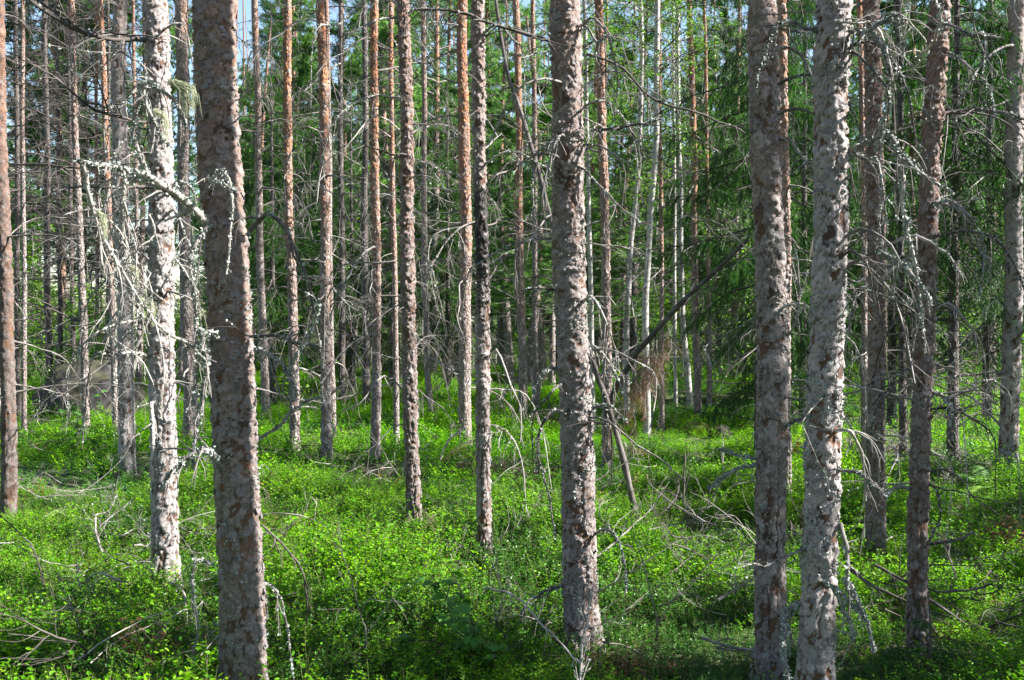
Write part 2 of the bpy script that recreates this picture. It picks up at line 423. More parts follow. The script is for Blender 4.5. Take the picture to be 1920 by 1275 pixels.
DB, DBL, DBP, DBD = [], [], [], []
for i in range(9):
    DB.append(dead_branch_mb(rnd, 1.0, rnd.uniform(.006, .010), False, tw=rnd.randint(6, 12)).mesh('dead_branch', [M['twig']]))
for i in range(6):
    DBD.append(dead_branch_mb(rnd, 1.0, rnd.uniform(.006, .010), False, tw=rnd.randint(6, 12)).mesh('dead_branch_dark', [M['twig_dark']]))
for i in range(7):
    DBL.append(dead_branch_mb(rnd, 1.0, rnd.uniform(.007, .011), True, tw=rnd.randint(6, 11)).mesh('dead_branch_lichen', [M['twig'], M['lichen']]))
for i in range(4):
    DBP.append(dead_branch_mb(rnd, 1.0, rnd.uniform(.005, .008), False, tw=rnd.randint(5, 9)).mesh('dead_branch_pale', [M['twig_pale']]))

# whole sets of dead branches, for trees too far away to pick single branches
def branchset(rg, z0, z1, count, Lm, mat, green=False):
    mb = MB()
    z = z0
    while z < z1:
        z += rg.uniform(.12, .42) * (1 if z < 5 else 1.3)
        for _ in range(rg.randint(2, 4)):
            if rg.random() < .08: continue
            L = Lm * rg.uniform(.35, 1.15) * (0.6 + 0.5 * min(1, z / 4))
            yaw = rg.uniform(0, 6.28)
            P = axis_walk(rg, (math.cos(yaw) * .03, math.sin(yaw) * .03, z), yaw, rg.uniform(-.2, .5), L, 7, 0.13, rg.uniform(-1.1, .2))
            R = np.linspace(.0085, .003, 8) * rg.uniform(.8, 1.3)
            mb.tube(P, R, 4, 0)
            twigs_on(mb, P, R * 1.1, rg, rg.randint(4, 7), L * .4, 3, 0, 1)
    return mb
M['twig_far'] = simple('dry_far_twigs', [(0.3, (0.045, 0.036, 0.03)), (0.5, (0.10, 0.085, 0.075)), (0.7, (0.22, 0.20, 0.18))], 5, 0.85)
BSET = [branchset(rnd, 0.5, 9.0, 0, 1.45, 0).mesh('dead_branches', [M['twig_far']]) for _ in range(4)]
BSETD = [branchset(rnd, 0.5, 9.0, 0, 1.5, 0).mesh('dead_branches_dark', [M['twig_dark']]) for _ in range(3)]

# ------------------------------------------------------------------ crowns
def tufts(C, D, rg, per, ln, wd):
    """needle tufts: arrays of triangles around centres C pointing along D"""
    n = len(C)
    dirs = rg.normal(0, 1, (n, per, 3)); dirs /= np.linalg.norm(dirs, axis=2)[..., None]
    dirs = dirs * 0.85 + D[:, None] * 0.75; dirs /= np.linalg.norm(dirs, axis=2)[..., None]
    off = D[:, None] * rg.uniform(-.5, .6, (n, per, 1)) * ln * 1.3
    B = C[:, None] + off
    side = np.cross(dirs, rg.normal(0, 1, (n, per, 3))); side /= np.linalg.norm(side, axis=2)[..., None] + 1e-9
    L = ln * rg.uniform(.7, 1.15, (n, per, 1))
    V = np.stack([B - side * wd / 2, B + side * wd / 2, B + dirs * L], 2).reshape(-1, 3)
    return V, np.arange(len(V)).reshape(-1, 3)

def pine_crown(rg, z0, z1, rad, nl, per=16, ln=.085, wd=.011, dead=True):
    mb = MB(); C = []; D = []
    for k in range(nl):
        t = (k + rg.random()) / nl; z = z0 + (z1 - z0) * t
        yaw = rg.uniform(0, 6.28); L = rad * (1.05 - 0.75 * t) * rg.uniform(.6, 1.2)
        P = axis_walk(rg, (0, 0, z), yaw, rg.uniform(0, .35) + .5 * t, L, 7, .10, .3)
        mb.tube(P, np.linspace(.018, .005, 8) * (1.1 - .5 * t), 4, 0)
        for q in range(9):
            i = rg.randint(2, 6); T = P[i + 1] - P[i]
            Q = axis_walk(rg, P[i], math.atan2(T[1], T[0]) + rg.uniform(-1.2, 1.2), rg.uniform(-.2, .8), L * rg.uniform(.15, .42), 4, .15, .4)
            mb.tube(Q, np.linspace(.005, .003, 5), 3, 0)
            for j in (1, 2, 3, 4):
                d = Q[j] - Q[j - 1]; d /= np.linalg.norm(d)
                for _ in range(2 if j > 2 else 1):
                    C.append(Q[j] + np.array([rg.gauss(0, .035) for _ in range(3)])); D.append(d)
    g = np.random.default_rng(rg.randint(0, 9999))
    V, Fc = tufts(np.array(C), np.array(D), g, per, ln, wd)
    mb.add(V, Fc, 1)
    return mb.mesh('pine_crown', [M['twig'], M['needle']])
CROWN = [pine_crown(rnd, 6.2, 13.6, 1.6, 26, 13), pine_crown(rnd, 7.4, 14.2, 1.4, 24, 13), pine_crown(rnd, 5.4, 13.0, 1.4, 26, 13), pine_crown(rnd, 8.6, 14.8, 1.3, 22, 13)]
CROWN_THIN = [pine_crown(rnd, 9.2, 14.2, 1.15, 15, 10), pine_crown(rnd, 9.8, 14.6, 1.0, 13, 10), pine_crown(rnd, 8.8, 14.0, 1.2, 15, 10), pine_crown(rnd, 9.6, 14.4, 1.1, 14, 10)]
CROWN_LOW = [pine_crown(rnd, 2.8, 11.5, 1.6, 62, 20, .085, .012), pine_crown(rnd, 1.8, 9.0, 1.4, 50, 18, .085, .012), pine_crown(rnd, 3.8, 13.0, 1.7, 58, 17, .085, .012)]

def leaves_at(mb, C, rg, size, mat, aspect=.62, up=0.5):
    n = len(C)
    nrm = rg.normal(0, .55, (n, 3)); nrm[:, 2] = np.abs(nrm[:, 2]) + up; nrm /= np.linalg.norm(nrm, axis=1)[:, None]
    d = rg.normal(0, 1, (n, 3)); d -= nrm * (d * nrm).sum(1)[:, None]; d /= np.linalg.norm(d, axis=1)[:, None]
    s = np.cross(nrm, d); L = size * rg.uniform(.65, 1.25, (n, 1)); w = L * aspect / 2
    V = np.stack([C, C + d * L * .45 + s * w + nrm * L * .10, C + d * L, C + d * L * .45 - s * w + nrm * L * .10], 1).reshape(-1, 3)
    i = np.arange(n)[:, None] * 4
    Fc = np.concatenate([i + [0, 1, 2], i + [0, 2, 3]])
    mb.add(V, Fc, mat)

def birch_crown(rg, z0, z1, rad, nl, size=.045, per=26, lm='leaf'):
    mb = MB(); C = []
    g = np.random.default_rng(rg.randint(0, 9999))
    for k in range(nl):
        t = (k + rg.random()) / nl; z = z0 + (z1 - z0) * t
        L = rad * (1.1 - .7 * t) * rg.uniform(.5, 1.2)
        P = axis_walk(rg, (0, 0, z), rg.uniform(0, 6.28), rg.uniform(.2, .9), L, 7, .12, -.8)
        mb.tube(P, np.linspace(.010, .003, 8), 3, 0)
        for q in range(5):
            i = rg.randint(1, 6)
            Q = axis_walk(rg, P[i], rg.uniform(0, 6.28), rg.uniform(-.6, .5), L * .35, 4, .15, -.8)
            mb.tube(Q, np.linspace(.004, .002, 5), 3, 0)
            C.append(Q[g.integers(0, 5, per)] + g.normal(0, .06, (per, 3)))
    leaves_at(mb, np.concatenate(C), g, size, 1, .75)
    return mb.mesh('leafy_crown', [M['twig_dark'], M[lm]])
BCROWN = [birch_crown(rnd, 3.0, 10.0, 1.5, 34, lm='leaf_dull'), birch_crown(rnd, 4.2, 11.5, 1.4, 34, lm='leaf_dull')]
BUSH = [birch_crown(rnd, .2, 2.2, .95, 24, .05, 24), birch_crown(rnd, .1, 1.5, .8, 20, .05, 24), birch_crown(rnd, .3, 3.2, 1.1, 32, .05, 24)]

# spruce frond: main axis +X, drooping, needles on side twigs
def frond_mesh(rg, L, mats, nt_=18, nl=.016, dens=170, wd=.0032):
    mb = MB(); g = np.random.default_rng(rg.randint(0, 9999))
    P = axis_walk(rg, (0, 0, 0), 0, rg.uniform(-.25, .0), L, 10, .05, rg.uniform(-.5, .1))
    mb.tube(P, np.linspace(.009, .003, 11), 4, 0)
    axes = [P[3:]]
    for k in range(nt_):
        t = .15 + .82 * (k + rg.random()) / nt_; i = min(int(t * 10), 9); T = P[i + 1] - P[i]; yaw = math.atan2(T[1], T[0])
        sd_ = 1 if k % 2 else -1
        Q = axis_walk(rg, P[i], yaw + sd_ * rg.uniform(.6, 1.0), rg.uniform(-.7, -.1), L * .48 * (1.15 - t) * rg.uniform(.7, 1.1), 6, .07, -.7)
        mb.tube(Q, np.linspace(.0035, .002, 7), 3, 0); axes.append(Q)
        for w in range(3):
            j = rg.randint(1, 4)
            T2 = Q[j + 1] - Q[j]
            Q2 = axis_walk(rg, Q[j], math.atan2(T2[1], T2[0]) + rg.choice((-1, 1)) * rg.uniform(.5, .9), rg.uniform(-1.0, -.3), L * .18 * rg.uniform(.5, 1.1), 4, .08, -.5)
            axes.append(Q2)
    for Q in axes:
        ln = np.linalg.norm(np.diff(Q, axis=0), axis=1).sum(); n = max(8, int(ln * dens * 2.2))
        t = g.uniform(0, len(Q) - 1.001, n); i = t.astype(int); fr = (t - i)[:, None]
        B = Q[i] * (1 - fr) + Q[i + 1] * fr; T = Q[i + 1] - Q[i]; T /= np.linalg.norm(T, axis=1)[:, None]
        d = g.normal(0, 1, (n, 3)); d -= T * (d * T).sum(1)[:, None]; d /= np.linalg.norm(d, axis=1)[:, None]; d[:, 2] *= .6
        d = d + T * .9; d /= np.linalg.norm(d, axis=1)[:, None]
        s = np.cross(d, T); s /= np.linalg.norm(s, axis=1)[:, None] + 1e-9
        Ln = nl * g.uniform(.8, 1.4, (n, 1))
        V = np.stack([B - s * wd / 2, B + s * wd / 2, B + d * Ln], 1).reshape(-1, 3)
        mb.add(V, np.arange(3 * n).reshape(-1, 3), 1)
    return mb.mesh('spruce_branch', mats)
FROND = [frond_mesh(rnd, 1.0, [M['twig_dark'], M['spruce']], nl=.022, wd=.0045) for _ in range(4)]
FROND_DEAD = [frond_mesh(rnd, 1.0, [M['twig'], M['brown_needle']], dens=70, nl=.02, wd=.003) for _ in range(2)]

# ------------------------------------------------------------------ trunks
def make_axis(pts, d, H, base, w=30):
    """pts: picture points from top to bottom, all at depth d -> local polyline x(z)"""
    W_ = np.array([at(px, py, d) for px, py in pts])[::-1] - np.array(base)
    z = W_[:, 2]; x = W_[:, 0]
    slope_top = (x[-1] - x[-2]) / max(z[-1] - z[-2], .2)
    slope_top = max(-.06, min(.06, slope_top))
    zz = np.concatenate([[-.3], z, [z[-1] + 2.5, H]]); 
    xx = np.concatenate([[x[0]], x, [x[-1] + slope_top * 2.0, x[-1] + slope_top * 2.2]])
    o = np.argsort(zz); zz, xx = zz[o], xx[o]
    gz_ = np.linspace(-.3, H, 260); gx = np.interp(gz_, zz, xx)
    gx = gx + w * d / F * (.09 * np.sin(gz_ * 1.5 + base[0] * 5) + .03 * np.sin(gz_ * 4.1 + base[1] * 3))
    k = np.ones(5) / 5; gx = np.convolve(np.pad(gx, 2, mode='edge'), k, 'valid')
    return gz_, gx

def trunk(parent, ax, rad_fn, H, hires_to, n, dz, mat, seed, amp=1.0, cw=.034, ch=.046, name='trunk', charz=None):
    gz_, gx = ax
    zs = np.concatenate([np.arange(-.25, hires_to, dz), np.arange(hires_to, H, max(.25, dz * 6)), [H]])
    th = np.arange(n) * 2 * math.pi / n
    Z, T = np.meshgrid(zs, th, indexing='ij')
    R = rad_fn(Z)
    P0 = np.stack([R * np.cos(T), R * np.sin(T), Z], -1)
    wh = np.zeros_like(Z)
    for q in range(1, 16):
        zq = q * .42 + .13 * math.sin(q * 7.1 + seed * 3.3)
        wh += .6 * (.05 + .04 * math.sin(q * 5.3 + seed)) * np.exp(-((Z - zq) / .045) ** 2) * (.6 + .7 * np.sin(T * 2 + q * 2.1 + seed))
    flare = 1 + wh + .50 * np.exp(-np.clip(Z, 0, 9) / .13) * (.55 + .45 * np.sin(T * 3 + seed)) * sst(1.2, .9, Z) + .06 * (vnoise(P0 * [4, 4, 1.6] + seed, 3) - .5) * 2
    R = R * flare
    P0 = np.stack([R * np.cos(T), R * np.sin(T), Z], -1)
    if amp > 0:
        wv = np.stack([vnoise(P0 * 22 + seed + q * 17, 7) - .5 for q in range(3)], -1); wv2 = np.stack([vnoise(P0 * 70 + seed + q * 11, 9) - .5 for q in range(3)], -1)
        Q = P0 / np.array([cw, cw, ch]) + wv * 1.7 + wv2 * .7 + seed * 7.3
        f1, f2, idr, dzc = voronoi(Q, seed)
        e = np.clip((f2 - f1) / (.06 + .08 * idr), 0, 1); e = e * e * (3 - 2 * e)
        Q2 = P0 / np.array([cw * .45, cw * .45, ch * .4]) + seed
        g1, g2, id2, dz2 = voronoi(Q2, seed + 9)
        e2 = np.clip((g2 - g1) / .3, 0, 1)
        e = e * sst(.07, .16, idr)
        h = (.25 + .75 * e) * (.25 + .55 * idr - 1.15 * np.clip(dzc, -.6, .6)) + .42 * e2 * (id2 - .2 - .9 * np.clip(dz2, -.5, .5)) + .2 * (vnoise(P0 * 60 + seed, 4) - .5) + .5 * (vnoise(P0 * [30, 30, 9] + seed, 5) - .5)
        rid = np.abs(vnoise(P0 * [34, 34, 5.5] + wv * .6 + seed, 11) - .5) * 2
        lowf = sst(1.9, .5, Z)
        h = h * (1 - .35 * lowf) + lowf * .9 * (sst(0, .28, rid) - .6); e = e * (1 - lowf * (1 - sst(.02, .16, rid)))
        R = R + amp * .0120 * (h - .35)
    else:
        e = np.ones_like(Z); idr = e * .5
        R = R * (1 + .05 * (vnoise(P0 * [18, 18, 7] + seed, 2) - .5) * 2)
    X = R * np.cos(T) + np.interp(Z, gz_, gx); Y = R * np.sin(T)
    m = len(zs)
    i = np.arange(m - 1)[:, None] * n + np.arange(n)[None]; j = np.arange(m - 1)[:, None] * n + (np.arange(n)[None] + 1) % n
    Fc = np.stack([i, j, j + n, i + n], -1).reshape(-1, 4)
    b = MB()
    b.v.append(np.stack([X, Y, Z], -1).reshape(-1, 3)); b.n = m * n
    b.loops.append(Fc.ravel()); b.tot.append(np.full(len(Fc), 4))
    mi = np.zeros(len(Fc), int)
    mats = [mat]
    if charz is not None:
        zc = Z.reshape(-1)[Fc].mean(1); tn = vnoise(np.stack([X, Y, Z], -1).reshape(-1, 3)[Fc[:, 0]] * [30, 30, 9], 8) * 3 + hash3(Fc[:, :3].astype(float), 2) * 2
        mi[(zc > charz[0] + (tn - 2.5) * .11) & (zc < charz[1] - (tn - 2.5) * .11)] = 1; mats.append(M['char'])
    b.mi.append(mi)
    b.attr = {'groove': [e.ravel()], 'cell': [idr.ravel()]}
    o = b.build(name, mats, parent)
    o.data['R'] = 1
    def surf(z, th_):
        """a point on the bark"""
        r = float(np.interp(z, zs, R[:, int(th_ / (2 * math.pi) * n) % n]))
        x = float(np.interp(z, gz_, gx))
        return np.array([x + r * math.cos(th_), r * math.sin(th_), z]), np.array([math.cos(th_), math.sin(th_), 0]), r
    return o, surf

# one curled bark flake, local +X outwards, Z up
def flake_mesh(rg):
    mb = MB(); a = 4; w = 1.0; V = []
    for i in range(4):
        for j in range(4):
            u = (j / 3 - .5); v = (i / 3 - .5)
            edge = 1 - .35 * (abs(u) * 2) ** 3
            V.append([(.02 + .10 * (0.5 - v) ** 2 * 1.3 + .03 * rg.random()), u * w * (1 + rg.uniform(-.18, .18)), v * .72 * edge * (1 + rg.uniform(-.2, .2))])
    V = np.array(V); n = 16
    Fc = [[i * 4 + j, i * 4 + j + 1, (i + 1) * 4 + j + 1, (i + 1) * 4 + j] for i in range(3) for j in range(3)]
    V2 = V - np.array([.07, 0, 0])
    mb.add(np.concatenate([V, V2]), Fc + [[q + 16 for q in f[::-1]] for f in Fc] + [[0, 16, 19, 3], [3, 19, 31, 15], [15, 31, 28, 12], [12, 28, 16, 0]])
    return mb.mesh('bark_flake', [M['flake']], smooth=False)
M['flake'] = simple('bark_flake', [(0.3, (0.09, 0.078, 0.078)), (0.55, (0.17, 0.15, 0.15)), (0.75, (0.27, 0.245, 0.245))], 45, 0.75, 0.002)
FLAKE = [flake_mesh(rnd) for _ in range(6)]

def add_flakes(root, surf, z0, z1, cnt, size, rg, face=(math.pi, 2 * math.pi)):
    for _ in range(cnt):
        th = rg.uniform(face[0] - .4, face[1] + .4)
        p, nn, r = surf(rg.uniform(z0, z1), th)
        o = put('bark_flake', rg.choice(FLAKE), root)
        s = size * rg.uniform(.6, 1.3)
        o.location = Vector(p - nn * .002); o.rotation_euler = (rg.gauss(0, .25), 0, th); o.scale = (s * .9, s, s)

def add_flake_scales(root, surf, z0, z1, cnt, size, rg):
    mb = MB()
    for _ in range(cnt):
        th = rg.uniform(0, 6.283); p, nn, r = surf(rg.uniform(z0, z1), th)
        t = np.array([-nn[1], nn[0], 0]); s = size * rg.uniform(.5, 1.4); up = np.array([0, 0, 1.0])
        lift = rg.uniform(.08, .30) * s; w = s * rg.uniform(.6, 1.1); sk = rg.uniform(-.3, .3) * s
        V = [p + t * (-w * .5) + up * s * .4 - nn * .002, p + t * w * .5 + up * s * .4 - nn * .002,
             p + t * (w * .6 + sk) - up * s * .3 + nn * lift * .8, p + t * sk - up * s * .5 + nn * lift, p + t * (-w * .6 + sk) - up * s * .3 + nn * lift * .7]
        mb.add(V, [[0, 1, 2, 3, 4]])
    mb.build('bark_scales', [M['flake']], root, False, kind='stuff')

def add_lichen(root, surf, z0, z1, cnt, rg, size=.009, rings=()):
    mb = MB(); k = 0; tries = 0
    while k < cnt and tries < cnt * 30:
        tries += 1
        z = rg.uniform(z0, z1); th = rg.uniform(0, 6.283)
        p, nn, r = surf(z, th)
        f = float(vnoise(np.array([p * [11, 11, 7] + 3.3]), 6)[0])
        lim = .68
        for zr in rings:
            if abs(z - zr) < .08: lim = .40
        if f < lim + .04: continue
        leafpatch(mb, p + nn * .003, size, rg, 0, 1); k += 1
    if k: mb.build('lichen', [M['lichen']], root, False, kind='stuff')

def attach_branches(root, surf, z0, z1, step, Lr, rg, pool, lp=.35, cnt=(1, 3), stub=.25, avoid=None, name='dead_branch'):
    z = z0
    while z < z1:
        z += rg.uniform(.6, 1.4) * step
        for _ in range(rg.randint(*cnt)):
            th = rg.uniform(0, 6.283)
            if avoid and any(a <= th <= b for a, b in avoid): continue
            p, nn, r = surf(z + rg.uniform(-.04, .04), th)
            me = rg.choice(DBL) if rg.random() < lp else rg.choice(pool)
            L = rg.uniform(*Lr) * (.35 if rg.random() < stub else 1)
            o = put(name, me, root); o.location = Vector(p - nn * .008)
            o.rotation_euler = (rg.uniform(-.6, .6), rg.uniform(-.25, .25), th + rg.uniform(-.3, .3)); o.scale = (L,) * 3

NTRI = []
def pine(label, pts, base, w, mat='barkG', near=0, H=13.5, crown=None, bset=None, cat='pine tree', name='pine_tree', group=None,
         charz=None, seed=None, Lr=(.4, 1.0), step=.3, pool=None, lp=.3, depth=None, flakes=0, scales=0, lich=0, rings=(), stubs=.25, cnt=(1, 3), taper=.55, avoid=None):
    """pts: picture points top -> bottom of the trunk centre line; base: picture point of the apparent foot; w: width in picture px at the foot"""
    d = depth or base_depth(*base)
    bx = at(base[0], base[1], d)[0]; gb = gz(bx, d)
    loc = (bx, d, gb)
    root = thing(name, label, cat, loc, group)
    seed = seed or rnd.randint(1, 40)
    r0 = w * d / F / 2 * (.91 if near == 2 else .93)
    ax = make_axis(list(pts) + [base], d, H, loc, w)
    rad = lambda z: r0 * np.clip(1.04 - .035 * np.clip(z, -1, 2) / 1.0 * .9 - (np.clip(z, 0, 99) / H) ** 1.2 * taper - .38 * np.clip((z - .55 * H) / (.45 * H), 0, 1), .05, 2)
    top = CAM_H - gb + d * .33
    if near == 2:
        o, surf = trunk(root, ax, rad, H, min(top, H - 1), 72, .0085, M[mat], seed, 1.0, charz=charz)
    elif near == 1:
        o, surf = trunk(root, ax, rad, H, min(top, H - 1), 40, .016, M[mat], seed, .9, .034, .052, charz=charz)
    else:
        o, surf = trunk(root, ax, rad, H, min(top, H - 1), 12, .11, M[mat], seed, 0)
    if flakes: add_flakes(root, surf, max(.1, CAM_H - .34 * d), top, flakes, .032, rnd)
    if scales: add_flake_scales(root, surf, 0, top, scales, .016, rnd)
    if lich: add_lichen(root, surf, .0, top, lich * 2, rnd, .0055, rings)
    if bset:
        q = put('dead_branches', rnd.choice(bset), root); q.rotation_euler = (0, 0, rnd.uniform(0, 6.28)); 
        q.location = (float(np.interp(4, *ax)), 0, 0); s_ = rnd.uniform(.8, 1.15); q.scale = (s_, s_, 1)
    elif step:
        attach_branches(root, surf, .5, top, step, Lr, rnd, pool or DB, lp, cnt, stubs, avoid)
    if crown is not None:
        q = put('crown', crown, root); q.rotation_euler = (0, 0, rnd.uniform(0, 6.28)); q.location = (float(np.interp(9, *ax)), 0, H - 14.3 if H > 12 else 0)
        s_ = rnd.uniform(.85, 1.15); q.scale = (s_, s_, 1)
    return root, surf, d

def limb(root, d, pts, r0, r1, mat='twig', lichen=0, twigs=6, tl=.25, name='dead_branch', lsize=.010, sub=2, smooth_n=3):
    """a single branch drawn through picture points at depth(s) d, as a child of its tree"""
    ds = d if isinstance(d, (list, tuple)) else [d] * len(pts)
    Wp = np.array([at(px, py, q) for (px, py), q in zip(pts, ds)]) - np.array(root.location)
    t = np.linspace(0, len(Wp) - 1, (len(Wp) - 1) * smooth_n + 1)
    # catmull-rom
    Q = []
    for u in t:
        i = min(int(u), len(Wp) - 2); f = u - i
        p0 = Wp[max(i - 1, 0)]; p1 = Wp[i]; p2 = Wp[i + 1]; p3 = Wp[min(i + 2, len(Wp) - 1)]
        Q.append(.5 * ((2 * p1) + (-p0 + p2) * f + (2 * p0 - 5 * p1 + 4 * p2 - p3) * f * f + (-p0 + 3 * p1 - 3 * p2 + p3) * f ** 3))
    Q = np.array(Q) + nr.normal(0, min(r1 * .8, .004), (len(Q), 3)); n = len(Q)
    R = np.linspace(r0, r1, n) * nr.uniform(.82, 1.2, n)
    mb = MB(); mb.tube(Q, R, 6, 0)
    if twigs: twigs_on(mb, Q, R, rnd, twigs, tl, 4, 0, sub, 7 if lichen else 0, 1, .12, lsize * .5)
    for _ in range(int(lichen * 2)):
        k = rnd.randint(1, n - 1); f = rnd.random()
        leafpatch(mb, Q[k - 1] * f + Q[k] * (1 - f) + R[k] * np.array([rnd.gauss(0, .8) for _ in range(3)]), lsize * .62, rnd, 1)
    return mb.build(name, [M[mat], M['lichen']], root)

# ------------------------------------------------------------------ the trees one can point to
C0 = CROWN_THIN
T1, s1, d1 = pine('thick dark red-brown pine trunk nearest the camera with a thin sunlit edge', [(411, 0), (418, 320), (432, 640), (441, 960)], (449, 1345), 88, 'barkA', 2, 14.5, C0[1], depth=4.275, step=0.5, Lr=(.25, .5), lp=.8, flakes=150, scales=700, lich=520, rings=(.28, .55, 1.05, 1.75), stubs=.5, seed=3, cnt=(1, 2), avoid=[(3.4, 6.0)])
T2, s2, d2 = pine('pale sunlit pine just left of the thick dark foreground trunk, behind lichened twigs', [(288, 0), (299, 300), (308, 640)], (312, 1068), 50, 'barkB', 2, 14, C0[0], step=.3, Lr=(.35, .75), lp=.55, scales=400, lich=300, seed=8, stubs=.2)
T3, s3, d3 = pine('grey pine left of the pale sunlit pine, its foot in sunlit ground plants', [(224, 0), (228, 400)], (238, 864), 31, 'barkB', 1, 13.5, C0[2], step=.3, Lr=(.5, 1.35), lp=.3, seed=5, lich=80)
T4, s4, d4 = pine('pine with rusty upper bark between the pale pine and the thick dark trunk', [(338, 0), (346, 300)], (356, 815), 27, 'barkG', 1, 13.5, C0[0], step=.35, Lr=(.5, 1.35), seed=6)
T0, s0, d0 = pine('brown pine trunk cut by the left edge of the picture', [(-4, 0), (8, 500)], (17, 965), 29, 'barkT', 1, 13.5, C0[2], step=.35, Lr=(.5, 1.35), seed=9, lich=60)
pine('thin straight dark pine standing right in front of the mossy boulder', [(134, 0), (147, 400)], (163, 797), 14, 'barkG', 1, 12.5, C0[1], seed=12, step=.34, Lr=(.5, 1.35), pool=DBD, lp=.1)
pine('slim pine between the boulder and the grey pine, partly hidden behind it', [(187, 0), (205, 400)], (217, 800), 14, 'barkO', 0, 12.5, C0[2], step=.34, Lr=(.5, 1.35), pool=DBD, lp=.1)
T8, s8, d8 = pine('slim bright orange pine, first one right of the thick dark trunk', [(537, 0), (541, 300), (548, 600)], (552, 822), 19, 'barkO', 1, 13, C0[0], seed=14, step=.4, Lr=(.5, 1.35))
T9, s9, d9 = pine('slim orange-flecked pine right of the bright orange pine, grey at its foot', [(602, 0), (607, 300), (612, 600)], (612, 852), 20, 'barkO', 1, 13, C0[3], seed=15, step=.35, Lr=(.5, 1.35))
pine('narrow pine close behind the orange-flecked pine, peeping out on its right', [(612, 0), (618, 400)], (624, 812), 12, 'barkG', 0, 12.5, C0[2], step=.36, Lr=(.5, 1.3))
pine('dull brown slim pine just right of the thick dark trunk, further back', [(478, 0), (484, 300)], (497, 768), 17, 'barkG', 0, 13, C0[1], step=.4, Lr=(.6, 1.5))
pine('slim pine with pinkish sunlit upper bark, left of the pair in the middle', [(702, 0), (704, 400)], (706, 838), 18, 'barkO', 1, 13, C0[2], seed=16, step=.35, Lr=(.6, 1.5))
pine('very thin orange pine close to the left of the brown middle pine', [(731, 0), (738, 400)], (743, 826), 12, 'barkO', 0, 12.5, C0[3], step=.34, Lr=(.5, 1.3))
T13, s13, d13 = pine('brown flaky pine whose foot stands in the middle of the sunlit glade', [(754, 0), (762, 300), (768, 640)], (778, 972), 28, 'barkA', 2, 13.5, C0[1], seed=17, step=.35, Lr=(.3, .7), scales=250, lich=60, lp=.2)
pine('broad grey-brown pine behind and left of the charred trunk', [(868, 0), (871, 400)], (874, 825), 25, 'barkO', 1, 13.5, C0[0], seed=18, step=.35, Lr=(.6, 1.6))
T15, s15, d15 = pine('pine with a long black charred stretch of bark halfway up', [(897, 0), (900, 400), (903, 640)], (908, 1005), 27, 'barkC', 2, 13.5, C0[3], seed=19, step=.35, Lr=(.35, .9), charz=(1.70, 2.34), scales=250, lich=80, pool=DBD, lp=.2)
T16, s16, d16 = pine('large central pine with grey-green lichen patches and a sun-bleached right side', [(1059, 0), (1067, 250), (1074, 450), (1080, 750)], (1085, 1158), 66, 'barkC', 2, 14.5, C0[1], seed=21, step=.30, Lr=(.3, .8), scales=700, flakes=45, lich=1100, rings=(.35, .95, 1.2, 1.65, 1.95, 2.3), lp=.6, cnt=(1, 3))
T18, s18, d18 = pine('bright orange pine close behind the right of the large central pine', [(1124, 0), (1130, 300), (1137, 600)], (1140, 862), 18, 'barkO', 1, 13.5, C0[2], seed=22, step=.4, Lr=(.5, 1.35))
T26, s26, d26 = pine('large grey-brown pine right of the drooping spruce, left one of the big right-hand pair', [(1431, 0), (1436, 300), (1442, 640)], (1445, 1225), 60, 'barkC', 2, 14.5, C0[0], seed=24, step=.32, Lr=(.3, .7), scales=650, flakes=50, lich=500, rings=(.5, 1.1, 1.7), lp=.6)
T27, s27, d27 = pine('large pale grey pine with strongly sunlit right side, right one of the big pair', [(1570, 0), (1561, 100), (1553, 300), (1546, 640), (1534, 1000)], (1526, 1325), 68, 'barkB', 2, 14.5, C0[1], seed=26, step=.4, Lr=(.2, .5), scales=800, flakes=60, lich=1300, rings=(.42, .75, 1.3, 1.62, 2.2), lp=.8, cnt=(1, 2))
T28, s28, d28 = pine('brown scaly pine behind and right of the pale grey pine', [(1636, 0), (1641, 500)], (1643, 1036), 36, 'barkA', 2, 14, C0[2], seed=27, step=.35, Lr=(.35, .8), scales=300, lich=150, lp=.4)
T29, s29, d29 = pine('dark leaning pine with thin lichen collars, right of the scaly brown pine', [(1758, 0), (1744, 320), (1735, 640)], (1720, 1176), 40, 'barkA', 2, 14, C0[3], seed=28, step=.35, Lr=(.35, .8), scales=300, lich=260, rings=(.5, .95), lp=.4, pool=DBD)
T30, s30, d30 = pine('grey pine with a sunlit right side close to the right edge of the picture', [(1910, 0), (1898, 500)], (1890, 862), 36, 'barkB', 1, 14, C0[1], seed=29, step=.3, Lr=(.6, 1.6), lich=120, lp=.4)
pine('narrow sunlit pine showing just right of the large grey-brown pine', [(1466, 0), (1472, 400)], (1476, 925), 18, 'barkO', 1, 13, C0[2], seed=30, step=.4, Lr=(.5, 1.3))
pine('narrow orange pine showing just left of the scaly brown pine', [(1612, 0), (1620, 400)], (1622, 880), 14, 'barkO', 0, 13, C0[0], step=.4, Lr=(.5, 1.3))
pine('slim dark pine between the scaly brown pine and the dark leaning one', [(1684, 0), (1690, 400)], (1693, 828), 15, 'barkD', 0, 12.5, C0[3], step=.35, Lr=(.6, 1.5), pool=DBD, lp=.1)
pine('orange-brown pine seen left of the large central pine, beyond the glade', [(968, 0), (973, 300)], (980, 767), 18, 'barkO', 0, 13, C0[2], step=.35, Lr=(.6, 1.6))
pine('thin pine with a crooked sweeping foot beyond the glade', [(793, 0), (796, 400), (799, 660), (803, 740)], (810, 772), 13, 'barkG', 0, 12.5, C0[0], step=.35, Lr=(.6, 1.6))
pine('dark thin pine in shade left of the pinkish slim pine', [(684, 0), (684, 400)], (686, 752), 15, 'barkD', 0, 12.5, C0[1], step=.35, Lr=(.6, 1.6), pool=DBD)
